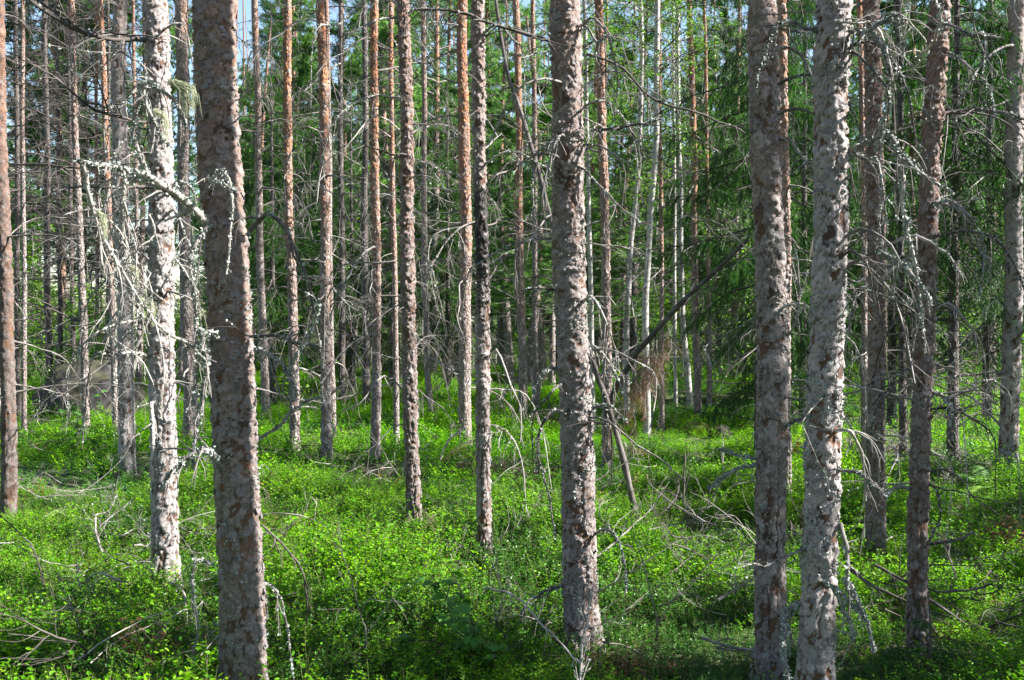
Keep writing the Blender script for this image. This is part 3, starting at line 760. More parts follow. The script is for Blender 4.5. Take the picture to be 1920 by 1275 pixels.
pine('dark shaded trunk between the orange-flecked pine and the pinkish pine', [(638, 0), (640, 400)], (643, 747), 13, 'barkD', 0, 12.5, C0[3], step=.35, Lr=(.6, 1.6), pool=DBD)
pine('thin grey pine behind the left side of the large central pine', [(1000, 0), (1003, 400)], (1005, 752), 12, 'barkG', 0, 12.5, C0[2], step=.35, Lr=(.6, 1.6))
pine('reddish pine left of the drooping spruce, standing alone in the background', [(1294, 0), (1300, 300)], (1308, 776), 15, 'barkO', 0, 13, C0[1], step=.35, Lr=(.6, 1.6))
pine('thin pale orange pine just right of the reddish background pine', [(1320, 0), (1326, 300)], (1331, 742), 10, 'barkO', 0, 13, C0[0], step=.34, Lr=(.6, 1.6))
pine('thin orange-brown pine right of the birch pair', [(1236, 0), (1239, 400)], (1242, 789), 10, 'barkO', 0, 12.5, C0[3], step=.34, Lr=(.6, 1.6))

def birch(label, pts, base, w, crown=0, H=11.5, group=None):
    return pine(label, pts, base, w, 'birch', 0, H, None if crown is None else BCROWN[crown], None, 'birch tree', 'birch_tree', group, step=.7, Lr=(.3, .8), pool=DBD, lp=0)
birch('slender white birch showing right beside the large central pine', [(1095, 0), (1103, 300), (1108, 600)], (1112, 800), 10)
birch('curving white birch trunk right of the orange pine, left of the birch pair', [(1201, 0), (1205, 100), (1198, 300), (1183, 450), (1176, 600)], (1175, 765), 12, 1)
birch('white birch with dark patches, right one of the birch pair', [(1234, 0), (1230, 250), (1219, 400), (1211, 560)], (1214, 798), 14)
birch('crooked white birch foot standing by the yellow-mossed stone', [(1270, 0), (1276, 500), (1284, 640), (1290, 700)], (1294, 757), 13, 1)
birch('short pale birch stem in shade behind the birch pair', [(1262, 0), (1265, 500)], (1266, 745), 8)

# left background, thin dark trunks before the bright clearing
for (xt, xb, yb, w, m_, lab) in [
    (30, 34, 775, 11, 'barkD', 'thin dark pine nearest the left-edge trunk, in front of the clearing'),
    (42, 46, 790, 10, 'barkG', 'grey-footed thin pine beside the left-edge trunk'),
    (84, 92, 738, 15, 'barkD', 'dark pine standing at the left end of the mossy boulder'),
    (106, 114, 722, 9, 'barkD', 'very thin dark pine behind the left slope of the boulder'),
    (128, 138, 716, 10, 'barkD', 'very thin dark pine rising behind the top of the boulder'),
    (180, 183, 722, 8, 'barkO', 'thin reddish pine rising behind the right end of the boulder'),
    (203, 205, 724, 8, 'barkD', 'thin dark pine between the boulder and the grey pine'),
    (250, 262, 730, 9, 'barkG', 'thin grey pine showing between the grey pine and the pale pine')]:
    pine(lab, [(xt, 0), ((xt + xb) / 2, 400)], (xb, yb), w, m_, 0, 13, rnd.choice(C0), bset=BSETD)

# ------------------------------------------------------------------ spruces
def spruce(label, base, w, H, R0, z0, depth=None, n=80, dead=False, cut=None, lean=0):
    d = depth or base_depth(*base); bx = at(base[0], base[1], d)[0]; gb = gz(bx, d)
    root = thing('spruce_tree', label, 'spruce tree', (bx, d, gb))
    ax = (np.linspace(-.3, H, 100), np.linspace(0, lean, 100))
    r0 = w * d / F / 2
    o, surf = trunk(root, ax, lambda z: r0 * np.clip(1 - np.clip(z, 0, 99) / H, .05, 1), H, H - .5, 12, .15, M['barkD'], 4, 0)
    for k in range(n):
        t = ((k + rnd.random()) / n) ** 1.15; z = z0 + (H - z0) * t
        th = rnd.uniform(0, 6.283); L = R0 * (1.0 - t) ** .8 * rnd.uniform(.75, 1.15) + .15
        if z < z0 + 1.0: L *= .65
        p, nn, r = surf(z, th)
        q = put('branch', rnd.choice(FROND), root); q.location = Vector(p); q.scale = (L,) * 3
        q.rotation_euler = (rnd.uniform(-.2, .2), rnd.uniform(.15, .55) - .5 * t, th)
    attach_branches(root, surf, .3, z0 + .3, .14, (.5, R0 * .9), rnd, DBD, .1, (2, 4), .1)
    return root
spruce('tall drooping dark green spruce behind the left pine of the big right-hand pair', (1425, 905), 24, 13.5, 1.0, .8, depth=10.2, n=190)
spruce('dark spruce trunk with sagging twigs left of the pine at the right edge', (1786, 842), 22, 9, 1.5, 2.1, n=90)
spruce('shadowy spruce far behind, between the scaly pine and the dark leaning pine', (1672, 780), 18, 10, 1.7, 1.5, n=100)
spruce('dark spruce in the far right background, behind the pine at the right edge', (1850, 775), 18, 10, 1.8, 1.2, n=100)
spruce('shadowy spruce seen through the gap between the big right-hand pair', (1505, 790), 16, 10, 1.7, 1.0, n=100)
spruce('spruce in the left background gap behind the dull brown slim pine', (512, 748), 14, 7.5, 1.6, 1.2, n=80)
spruce('small dark spruce behind the shaded trunks left of the glade', (660, 735), 12, 6.5, 1.5, .9, n=70)
spruce('dark spruce in the background beside the pine with a crooked foot', (840, 728), 12, 7.0, 1.5, 1.3, n=70)
def young_spruce(label, px, py, H, R0):
    d = base_depth(px, py, .05); bx = at(px, py, d)[0]
    root = thing('young_spruce', label, 'young spruce', (bx, d, gz(bx, d)))
    mb = MB(); mb.tube([(0, 0, -.05), (0.01, 0, H * .5), (0, 0, H)], [.009, .006, .002], 5); mb.build('stem', [M['twig_dark']], root)
    for k in range(int(H * 26)):
        t = k / (H * 26); th = k * 2.4
        q = put('branch', rnd.choice(FROND), root); q.location = (0, 0, H * (.12 + .86 * t)); L = R0 * (1.05 - t) * rnd.uniform(.8, 1.1); q.scale = (L,) * 3
        q.rotation_euler = (0, rnd.uniform(-.3, .05), th)
young_spruce('knee-high young spruce in the plants below the boulder', 145, 850, .75, .5)
young_spruce('small young spruce standing right of the big pair, behind the pale grey pine', 1600, 965, .5, .35)
young_spruce('tiny young spruce in shade at the bottom right corner', 1740, 1262, .4, .4)

# ------------------------------------------------------------------ drawn branches on the near trees
# lichen-clad branches left of the dark trunk
D = [4.2, 4.0, 3.9, 3.85, 3.7]
limb(T1, D, [(392, 425), (345, 375), (290, 335), (228, 315), (150, 303)], .017, .007, 'twig_pale', 420, 7, .22, lsize=.009)
limb(T1, [3.7, 3.72, 3.75, 3.8, 3.85, 3.9, 3.95, 4.0], [(156, 303), (162, 350), (185, 425), (215, 480), (262, 562), (312, 622), (352, 646), (376, 664)], .007, .004, 'twig_pale', 200, 9, .22, lsize=.007)
limb(T1, [3.85, 3.85, 3.9, 3.9, 3.95], [(232, 315), (228, 370), (232, 440), (240, 530), (268, 592)], .008, .004, 'twig_pale', 230, 8, .22, lsize=.008)
limb(T1, [4.0, 3.95, 3.9, 3.9, 3.85], [(345, 375), (300, 352), (262, 300), (252, 230), (272, 140)], .010, .008, 'twig', 320, 6, .22, lsize=.009)
limb(T1, [4.0, 3.98, 3.95, 3.95], [(278, 150), (300, 165), (335, 200), (350, 235)], .008, .004, 'twig', 160, 4, .15, lsize=.008)
limb(T1, [3.9, 3.9, 3.92, 3.95], [(268, 170), (285, 215), (300, 250), (318, 275)], .006, .004, 'twig_pale', 130, 3, .15, lsize=.008)
limb(T1, [4.15, 4.1, 4.1, 4.1, 4.1], [(395, 420), (360, 470), (362, 560), (372, 660), (362, 760)], .007, .004, 'twig', 260, 8, .2, lsize=.009)
limb(T1, [4.15, 4.05, 4.0, 3.98, 3.98], [(400, 340), (415, 318), (432, 350), (436, 400), (424, 515)], .007, .003, 'twig_pale', 130, 5, .1, lsize=.008)
limb(T1, [4.1, 4.0, 3.95], [(390, 335), (412, 342), (440, 358)], .006, .003, 'twig_pale', 90, 3, .1, lsize=.008)
limb(T1, [4.15, 4.05, 4.0, 4.0], [(405, 860), (380, 840), (330, 875), (300, 920)], .012, .005, 'twig', 300, 8, .22, lsize=.009)
limb(T1, [4.1, 4.1, 4.1, 4.1], [(375, 620), (390, 700), (372, 790), (362, 880)], .009, .004, 'twig', 300, 8, .2, lsize=.010)
limb(T1, [4.15, 4.1, 4.1, 4.15, 4.2], [(398, 1060), (370, 1050), (360, 1110), (372, 1170), (362, 1230)], .007, .003, 'twig', 160, 6, .15, lsize=.008)
limb(T1, [3.95, 3.95, 4.0], [(378, 655), (385, 622), (410, 632)], .010, .006, 'twig_pale', 60, 0, .1, lsize=.008)
for k in range(9):
    x0 = rnd.uniform(200, 330); y0 = rnd.uniform(300, 620)
    limb(T1, [3.85, 3.85, 3.85, 3.85], [(x0, y0), (x0 + rnd.uniform(-40, 50), y0 + rnd.uniform(20, 70)), (x0 + rnd.uniform(-50, 70), y0 + rnd.uniform(70, 140)), (x0 + rnd.uniform(-50, 90), y0 + rnd.uniform(140, 230))], .004, .002, 'twig_pale', 40, 4, .16, 'lichened_twig', lsize=.006)
# right side of the dark trunk
limb(T1, [4.25, 4.2, 4.2, 4.2, 4.2, 4.25], [(465, 440), (500, 400), (532, 425), (560, 480), (585, 560), (600, 650)], .009, .004, 'twig_dark', 60, 8, .22)
limb(T1, [4.25, 4.2, 4.2, 4.2], [(474, 632), (510, 630), (545, 640), (600, 650)], .008, .004, 'twig_dark', 20, 4, .2)
limb(T1, [4.25, 4.2, 4.15, 4.15], [(480, 655), (515, 672), (540, 702), (556, 745)], .007, .004, 'twig', 130, 5, .2)
limb(T1, [4.15, 4.15, 4.1, 4.1, 4.05], [(556, 745), (540, 700), (560, 660), (590, 610), (600, 560)], .006, .003, 'twig', 130, 5, .2)
limb(T1, [4.3, 4.25, 4.2, 4.2], [(470, 200), (495, 180), (512, 165), (530, 150)], .004, .002, 'twig_pale', 0, 2, .1)
limb(T1, [4.3, 4.3, 4.3, 4.3], [(488, 1090), (520, 1110), (540, 1180), (548, 1260)], .005, .002, 'twig', 60, 6, .18)
limb(T1, [4.3, 4.3, 4.3, 4.4], [(490, 985), (530, 1020), (570, 1080), (575, 1170)], .005, .003, 'twig_dark', 0, 5, .2)
limb(T1, [4.2, 4.2, 4.2, 4.2], [(488, 822), (520, 800), (560, 760), (600, 745)], .006, .003, 'twig', 70, 4, .15)
# beard lichens
def beard(root, d, px, py, dx, dy, w, n):
    mb = MB(); n = int(n * .6)
    for _ in range(n):
        x = px + rnd.uniform(-w, w) * .6; 
        A = at(x, py + rnd.uniform(-4, 8), d + rnd.uniform(-.02, .02)); B = at(x + dx + rnd.gauss(0, w * .4), py + dy * rnd.uniform(.5, 1.1), d + rnd.uniform(-.03, .03)); Mid = (A + B) / 2 + np.array([abs(B[0] - A[0]) * .35 * (1 if dx > 0 else -1), 0, .02]) + nr.normal(0, .004, 3)
        P = np.array([A, A * .4 + Mid * .6 + nr.normal(0, .002, 3), Mid, Mid * .45 + B * .55 + nr.normal(0, .003, 3), B]) - np.array(root.location)
        mb.tube(P, np.array([.0011, .0009, .0008, .0006, .0004]), 3)
    mb.build('beard_lichen', [M['beard']], root, kind='stuff')
beard(T1, 3.97, 322, 152, 34, 66, 16, 170)
beard(T1, 3.92, 290, 205, 22, 60, 7, 60)
beard(T1, 3.75, 182, 395, 14, 55, 6, 60)
beard(T1, 3.88, 245, 500, 12, 45, 5, 40)
beard(T1, 3.9, 262, 560, 26, 50, 6, 60)
# pale grey pine: big lichened branches on its right
e = d27
limb(T27, [e, e - .1, e - .2, e - .2, e - .2, e - .2], [(1585, 60), (1622, 62), (1655, 92), (1668, 135), (1664, 200), (1642, 285)], .010, .005, 'twig', 330, 8, .2)
limb(T27, [e - .2, e - .2, e - .25, e - .25], [(1622, 62), (1660, 40), (1680, 30), (1694, 100)], .007, .004, 'twig', 150, 6, .2)
limb(T27, [e, e - .05, e - .1, e - .15, e - .15, e - .15], [(1588, 298), (1625, 268), (1665, 250), (1692, 290), (1725, 322), (1788, 362)], .010, .004, 'twig', 260, 8, .2)
limb(T27, [e - .1, e - .1, e - .15, e - .2, e - .2, e - .2], [(1665, 250), (1688, 300), (1694, 400), (1704, 445), (1722, 520), (1732, 610)], .008, .004, 'twig_pale', 330, 9, .18)
limb(T27, [e, e - .05, e - .1, e - .15, e - .2, e - .2], [(1580, 505), (1620, 482), (1700, 445), (1745, 455), (1788, 488), (1806, 528)], .009, .003, 'twig', 60, 5, .2)
limb(T27, [e - .1, e - .2, e - .25], [(1650, 472), (1700, 502), (1750, 568)], .009, .006, 'twig', 200, 4, .14)
limb(T27, [e, e - .1, e - .2, e - .2, e - .2], [(1722, 112), (1750, 80), (1762, 40), (1755, 0), (1745, -40)], .006, .005, 'twig_pale', 60, 3, .12)
limb(T27, [e, e - .1, e - .1, e - .1], [(1560, 885), (1600, 882), (1622, 896), (1640, 912)], .007, .003, 'twig', 100, 5, .16)
limb(T27, [e, e - .05, e - .1, e - .1, e - .1], [(1556, 1000), (1575, 985), (1590, 1050), (1588, 1095), (1600, 1120)], .010, .005, 'twig', 60, 5, .16)
for (a, b_) in (((1590, 1090), (1640, 1225)), ((1580, 1085), (1620, 1160)), ((1545, 1088), (1610, 1150)), ((1560, 1100), (1600, 1200))):
    limb(T27, [e - .1] * 4, [a, ((a[0] * 2 + b_[0]) / 3 + 6, (a[1] * 2 + b_[1]) / 3), ((a[0] + b_[0] * 2) / 3 + 6, (a[1] + b_[1] * 2) / 3), b_], .005, .003, 'twig_pale', 130, 4, .1)
limb(T27, [e, e, e - .05, e - .1, e - .1], [(1545, 60), (1500, 50), (1470, 40), (1440, 80), (1415, 160)], .008, .004, 'twig_dark', 160, 8, .2)
limb(T27, [e, e + .05, e - .05, e - .1], [(1505, 1130), (1478, 1150), (1468, 1200), (1480, 1290)], .012, .006, 'twig', 260, 6, .16)
# left one of the pair
e = d26
limb(T26, [e, e - .1, e - .15, e - .15], [(1468, 800), (1490, 790), (1506, 780), (1512, 775)], .008, .005, 'twig_dark', 80, 3, .1)
limb(T26, [e, e - .1, e - .2, e - .2], [(1420, 872), (1380, 880), (1350, 898), (1330, 915)], .006, .003, 'twig_pale', 200, 4, .12)
limb(T26, [e, e - .1, e - .2], [(1420, 862), (1380, 852), (1348, 842)], .005, .003, 'twig', 110, 3, .1)
limb(T26, [e, e - .1, e - .1, e - .1], [(1470, 640), (1495, 600), (1500, 540), (1490, 470)], .006, .003, 'twig', 20, 6, .2)
# big central pine
e = d16
limb(T16, [e, e - .1, e - .1, e - .1, e - .1], [(1045, 82), (960, 55), (880, 28), (820, 18), (760, 22)], .010, .005, 'twig_dark', 60, 12, .3)
limb(T16, [e, e - .1, e - .15, e - .15], [(1108, 245), (1160, 240), (1210, 232), (1240, 220)], .009, .004, 'twig_dark', 90, 7, .22)
limb(T16, [e, e - .05, e - .1, e - .1, e - .1], [(1100, 100), (1170, 130), (1230, 190), (1320, 215), (1398, 250)], .008, .004, 'twig_dark', 30, 9, .28)
limb(T16, [e, e - .1, e - .1], [(1048, 545), (1010, 540), (975, 545)], .008, .004, 'twig_dark', 50, 5, .14)
limb(T16, [e - .05, e - .15, e - .15, e - .1, e - .1, e - .1], [(1060, 770), (1032, 772), (1012, 810), (1010, 860), (1030, 930), (1040, 1010)], .009, .003, 'twig_dark', 90, 9, .16)
limb(T16, [e, e - .05, e - .05, e - .05], [(1105, 770), (1130, 760), (1150, 765), (1175, 790)], .007, .003, 'twig_dark', 60, 5, .14)
limb(T16, [e, e - .1, e - .1, e - .1], [(1045, 690), (1022, 696), (1005, 716), (1000, 740)], .007, .004, 'twig', 160, 4, .12)
limb(T16, [e, e - .1, e - .1, e - .1], [(1105, 1010), (1140, 990), (1165, 1030), (1175, 1110)], .006, .003, 'twig', 110, 6, .16)
limb(T16, [e, e - .05, e - .1, e - .1], [(1055, 1100), (1020, 1110), (985, 1135), (972, 1180)], .008, .004, 'twig_dark', 80, 10, .18)
# others
limb(T29, [d29, d29 - .1, d29 - .1, d29 - .15], [(1745, 735), (1775, 745), (1785, 780), (1778, 800)], .006, .003, 'twig', 90, 5, .14)
limb(T29, [d29, d29 - .1, d29 - .1, d29 - .15, d29 - .1], [(1742, 905), (1760, 930), (1762, 970), (1745, 1010), (1735, 1020)], .005, .003, 'twig_dark', 30, 5, .12)
limb(T29, [d29, d29 - .05, d29 - .1], [(1706, 915), (1680, 912), (1660, 935)], .006, .004, 'twig', 90, 4, .12)
limb(T29, [d29, d29, d29 - .1, d29 - .2, d29 - .2], [(1765, 215), (1800, 208), (1840, 205), (1880, 212), (1925, 225)], .010, .006, 'twig_dark', 30, 8, .3)
limb(T29, [d29, d29 - .1, d29 - .1], [(1730, 1020), (1790, 1015), (1830, 1000)], .008, .005, 'twig_dark', 20, 4, .15)
limb(T13, [d13, d13 - .1, d13 - .1, d13 - .1], [(775, 290), (740, 288), (710, 280), (683, 272)], .008, .004, 'twig_dark', 0, 6, .25)
limb(T0, [d0 - .1, d0 - .3, d0 - .4, d0 - .5, d0 - .5, d0 - .6], [(20, 308), (90, 310), (150, 314), (210, 310), (260, 306), (300, 312)], .010, .006, 'twig_dark', 0, 8, .3)
limb(T2, [d2, d2 - .1, d2 - .3, d2 - .4, d2 - .4], [(300, 75), (230, 72), (160, 62), (80, 20), (30, -30)], .014, .008, 'twig_dark', 40, 12, .5)
limb(T2, [d2, d2 - .2, d2 - .3, d2 - .4, d2 - .4], [(290, 232), (230, 222), (160, 195), (110, 150), (40, 110)], .010, .004, 'twig_dark', 0, 12, .5)
limb(T2, [d2, d2 - .2, d2 - .3, d2 - .4], [(285, 350), (230, 352), (160, 350), (100, 355)], .010, .005, 'twig_dark', 40, 6, .25)
limb(T2, [d2, d2 - .1, d2 - .2, d2 - .3], [(288, 672), (262, 662), (240, 662), (218, 666)], .011, .007, 'twig_pale', 30, 4, .2)
limb(T2, [d2, d2 - .1, d2 - .2, d2 - .3, d2 - .3], [(296, 760), (285, 757), (288, 800), (286, 870), (290, 950)], .011, .006, 'twig_pale', 90, 5, .15)
for (TT, dd, x0, sg, n_) in ((T27, d27, 1560, 1, 9), (T28, d28, 1640, 1, 8), (T29, d29, 1738, 1, 9), (T26, d26, 1440, 1, 7), (T16, d16, 1078, 1, 8), (T16, d16, 1078, -1, 6), (T2, d2, 305, -1, 9), (T2, d2, 305, 1, 5), (T30, d30, 1900, -1, 9), (T29, d29, 1738, -1, 5), (T15, d15, 903, 1, 5), (T13, d13, 768, -1, 6)):
    for k in range(n_):
        y0 = rnd.uniform(20, 820); L = rnd.uniform(60, 190) * sg; dr = rnd.uniform(-50, 10)
        pts_ = [(x0, y0), (x0 + L * .35, y0 + dr), (x0 + L * .7, y0 + dr * .4 + rnd.uniform(0, 40)), (x0 + L * .95, y0 + rnd.uniform(20, 90)), (x0 + L * rnd.uniform(.85, 1.15), y0 + rnd.uniform(90, 220))]
        z_ = [dd, dd - rnd.uniform(0, .15), dd - rnd.uniform(0, .3), dd - rnd.uniform(0, .35), dd - rnd.uniform(0, .4)]
        limb(TT, z_, pts_, rnd.uniform(.005, .008), .002, rnd.choice(['twig', 'twig_pale', 'twig', 'twig_dark']), rnd.choice([0, 0, 40, 90]), 8, .2)
limb(T30, [d30, d30 - .2, d30 - .3, d30 - .4, d30 - .4], [(1905, 180), (1860, 130), (1830, 60), (1815, 0), (1810, -30)], .010, .005, 'twig', 40, 9, .4)
limb(T30, [d30, d30 - .2, d30 - .3, d30 - .4], [(1895, 300), (1850, 260), (1815, 240), (1780, 225)], .009, .004, 'twig', 40, 9, .35)

# ------------------------------------------------------------------ leaning dead stems
def log_through(name, label, pts, ds, r0, r1, mat, twigs, tl=.3, cat='dead tree'):
    root_loc = at(*pts[-1], ds[-1]); root = thing(name, label, cat, root_loc)
    o = limb(root, list(ds), pts, r0, r1, mat, 20, twigs, tl, name='trunk')
    return root
log_through('dead_leaning_tree', 'thin dead stem leaning left behind the large central pine, rooted in the glade',
            [(925, -40), (946, 115), (982, 225), (1027, 386), (1072, 560), (1112, 680), (1145, 775), (1170, 870), (1196, 975)], [8.6, 8.4, 8.2, 8.0, 7.8, 7.6, 7.5, 7.45, 7.4], .014, .024, 'twig_dark', 16, .38)
DL = log_through('fallen_spruce', 'bare fallen stem slanting up right of the birches with brown twigs under it',
            [(1400, 452), (1345, 505), (1275, 572), (1211, 640), (1170, 700), (1135, 770)], [8.8, 9.0, 9.2, 9.4, 9.6, 9.8], .016, .032, 'twig_dark', 7, .3)
for k in range(26):
    t = rnd.random() ** .8; p = at(1262 - 118 * t + rnd.uniform(-10, 10), 590 + 160 * t + rnd.uniform(-10, 30), 9.5)
    q = put('dead_branch', rnd.choice(FROND_DEAD), DL); q.location = Vector(p - np.array(DL.location)); L = rnd.uniform(.3, .6); q.scale = (L,) * 3
    q.rotation_euler = (rnd.uniform(-.5, .5), rnd.uniform(.7, 1.35), rnd.uniform(0, 6.28))

# ------------------------------------------------------------------ stones
def stone(name, label, px, py, wpx, hm, depth, seed, mat, cat, flat=1.0, slope=0):
    p = at(px, py, depth); g = gz(p[0], depth); R = wpx * depth / F / 2
    root = None
    n1, n2 = 64, 34
    th = np.linspace(0, 2 * math.pi, n1, endpoint=False); ph = np.linspace(-.5, math.pi / 2, n2)
    PH, TH = np.meshgrid(ph, th, indexing='ij')
    U = np.stack([np.cos(PH) * np.cos(TH), np.cos(PH) * np.sin(TH), np.sin(PH)], -1)
    f = 1 + .28 * (vnoise(U * 1.6 + seed, 1) - .5) + .16 * (vnoise(U * 4 + seed, 2) - .5) + .12 * (vnoise(U * 9 + seed, 3) - .5) + .05 * (vnoise(U * 24 + seed, 4) - .5)
    f1, f2, idr, _ = voronoi(U * 2.0 + seed, 3); f = f + .05 * idr * np.clip((f2 - f1) / .3, 0, 1)
    V = U * f[..., None] * np.array([R, R * .8, hm]); V[..., 2] += slope * V[..., 0]
    i = np.arange(n2 - 1)[:, None] * n1 + np.arange(n1)[None]; j = np.arange(n2 - 1)[:, None] * n1 + (np.arange(n1)[None] + 1) % n1
    mb = MB(); mb.add(V.reshape(-1, 3), np.stack([i, j, j + n1, i + n1], -1).reshape(-1, 4))
    o = mb.build(name, [mat]); o.location = (p[0], depth, g); o['label'] = label; o['category'] = cat
    return o
stone('boulder', 'big dark mossy boulder with a pale grey face among the trees on the left', 156, 756, 185, .84, 16.4, 2.0, M['rock'], 'boulder', slope=.12)
stone('boulder', 'smaller rounded stone right of the big boulder, half behind the grey pine', 254, 752, 52, .42, 17.5, 5.0, M['rock'], 'boulder')
stone('mossy_stone', 'low stone with yellow-green moss in front of the crooked birch', 1308, 790, 62, .16, 14.5, 7.0, M['moss'], 'stone')
stone('mossy_stone', 'small flat mossy stone right of the yellow-mossed one', 1352, 800, 46, .15, 13.9, 8.0, M['rock'], 'stone')

# ------------------------------------------------------------------ background forest (trees nothing tells apart)
def copy_bg(kind, x, y, mesh_trunk, crown, bset, label, group, H=1.0, cs=1.0, cat='pine tree', name='pine_tree'):
    if name == 'pine_tree' and mesh_trunk in TR:
        k = TR.index(mesh_trunk); col_ = ('orange-barked', 'grey-barked', 'orange-barked', 'dark-barked')[k]
        label = label.replace('slender', 'slender ' + col_); group = col_ + ' ' + group
    root = thing(name, label, cat, (x, y, gz(x, y) - .05), group, rnd.uniform(0, 6.28))
    a = put('trunk', mesh_trunk, root); s = rnd.uniform(.8, 1.25); a.scale = (s, s, H)
    a.rotation_euler = (rnd.gauss(0, .012), rnd.gauss(0, .012), 0)
    if bset is not None:
        q = put('dead_branches', bset, root); q.rotation_euler = (0, 0, rnd.uniform(0, 6.28)); k = rnd.uniform(.8, 1.3); q.scale = (k, k, H)
    q = put('crown', crown, root); q.rotation_euler = (0, 0, rnd.uniform(0, 6.28)); q.scale = (cs, cs, H)
    if y > 15: q.scale = (cs * 1.2, cs * 1.2, H)
    return root

def bg_trunk(r0, H, mat, seed, wob=.12):
    root = bpy.data.objects.new('tmp', None)
    zz = np.linspace(-.3, H, 60); ax = (zz, wob * np.sin(zz * .35 + seed))
    o, s = trunk(root, ax, lambda z: r0 * np.clip(1 - .85 * np.clip(z, 0, 99) / H, .05, 1), H, H - .3, 8, .3, mat, seed, 0)
    me = o.data; bpy.data.objects.remove(o); bpy.data.objects.remove(root)
    return me
TR = [bg_trunk(.075, 14, M['barkO'], 1), bg_trunk(.085, 14, M['barkG'], 2), bg_trunk(.07, 14, M['barkO'], 3), bg_trunk(.09, 14, M['barkD'], 4)]
TB = [bg_trunk(.055, 11, M['birch'], 5), bg_trunk(.065, 11, M['birch'], 6)]

placed = [(o.location.x, o.location.y) for o in COL.objects if o.type == 'EMPTY' and not o.parent]
def free(x, y, r):
    return all((x - a) ** 2 + (y - b) ** 2 > r * r for a, b in placed)
n = 0; tries = 0
while n < 250 and tries < 9000:
    tries += 1
    y = 15 + (rnd.random() ** .75) * 62; px = rnd.uniform(-60, 1980)
    x = (px - 960) / F * y
    # the open clearing behind on the left keeps the sky visible
    if px < 470 and rnd.random() < ((.84 if px < 330 else .72) if y > 34 else .62): continue
    if 560 < px < 1000 and rnd.random() < .22: continue
    if 30 < px < 270 and y < 19: continue
    if y < 21 and rnd.random() < .5: continue
    if 1.5 < x < 14 and y < 17.5 and rnd.random() < .75: continue
    if x > 0 and y < 27 and px < 1350 and rnd.random() < .35: continue
    if not free(x, y, .75): continue
    placed.append((x, y)); n += 1
    r = rnd.random()
    if r < .07:
        copy_bg(0, x, y, rnd.choice(TB), rnd.choice(BCROWN), None, 'pale thin birch among the crowded far trunks', 'birches in the far background', rnd.uniform(.85, 1.15), rnd.uniform(.8, 1.1), 'birch tree', 'birch_tree')
    elif r < .88:
        copy_bg(0, x, y, rnd.choice(TR), rnd.choice(CROWN_LOW), rnd.choice(BSET + BSETD + [None] * 5), 'slender out-of-view pine added for its shade, with green branches low down', 'green-branched pines in the far background', rnd.uniform(.8, 1.15), rnd.uniform(.8, 1.2))
    else:
        copy_bg(0, x, y, rnd.choice(TR), rnd.choice(CROWN), rnd.choice(BSET + BSETD + BSETD), 'slender unseen pine added right of view for shade, with bare dry lower branches', 'bare-stemmed pines in the far background', rnd.uniform(.9, 1.2), rnd.uniform(.8, 1.15))

# trees added just outside the picture on the right so their crowns shade the glade
for (x, y) in [(7.4, 0.6), (9.6, 1.1), (13.5, 6.9), (12.2, 9.9), (15.5, 12.9)]:
    copy_bg(0, x, y, rnd.choice(TR), rnd.choice(C0), rnd.choice(BSET), 'slender unseen pine added right of view for shade, with bare dry lower branches', 'bare-stemmed pines in the far background', rnd.uniform(.95, 1.15), rnd.uniform(.85, 1.1))

for (x, y, k, c_) in [(4.7, 4.3, .47, .75), (4.9, 3.5, .38, .55), (5.6, 5.15, .45, .6), (5.7, 7.2, .45, .8), (9.4, 7.8, .98, .6), (6.3, 9.8, .5, .8)]:  # unseen half-grown pines added to shade the foreground and glade
    copy_bg(0, x, y, TR[1], CROWN_LOW[1], None, 'half-grown bushy pine with soft green needles added out of view on the right to shade the ground', 'half-grown pines in the background', k, c_, 'young pine', 'young_pine')
for (x, y, k) in [(6.6, 3.1, .5), (8.0, 4.2, .76), (5.4, 2.5, .6), (10.2, 2.9, .6), (10.6, 7.3, .9), (7.6, 6.0, .62), (14.5, 7.8, 1.0), (6.0, 3.98, .78)]:  # unseen pines added and scaled to lay strips of shade on the ground
    copy_bg(0, x, y, TR[1], CROWN_LOW[1], None, 'slender out-of-view pine added for its shade, with green branches low down', 'green-branched pines in the far background', k, .62)

# the wood behind and beside the camera: unseen pines added to dim sky light
for (x, y) in [(-3.2, -2.0), (-6.0, 1.5), (2.4, -3.5), (-1.0, -5.5), (5.2, -1.8), (-8.5, 4.0), (-5.5, -5.0), (8.2, -4.5), (1.5, -8.5), (-10.5, -1.0), (-4.0, -9.5), (5.0, -8.0), (-11.5, 8.0), (-9.0, -7.0), (11.0, -1.0), (-7.0, 3.8), (-13.5, 3.0), (-2.0, 1.4)]:
    copy_bg(0, x, y, rnd.choice(TR), rnd.choice(CROWN_LOW[::2] + CROWN), rnd.choice(BSET), 'slender out-of-view pine added for its shade, with green branches low down', 'green-branched pines in the far background', rnd.uniform(.95, 1.15), rnd.uniform(1.0, 1.3))

# half-grown green pines between the far trunks
n = 0
while n < 44:
    y = rnd.uniform(17, 46); px = rnd.uniform(-40, 1960); x = (px - 960) / F * y
    if (px < 460 and rnd.random() < .88) or not free(x, y, .9): continue
    if 620 < px < 1000 and y < 24: continue
    if 1 < x < 13 and y < 18: continue
    placed.append((x, y)); n += 1
    copy_bg(0, x, y, TR[1], rnd.choice(CROWN_LOW[:2]), None, 'half-grown bushy pine with soft green needles added out of view on the right to shade the ground', 'half-grown pines in the background', rnd.uniform(.42, .7), rnd.uniform(.75, 1.0), 'young pine', 'young_pine')

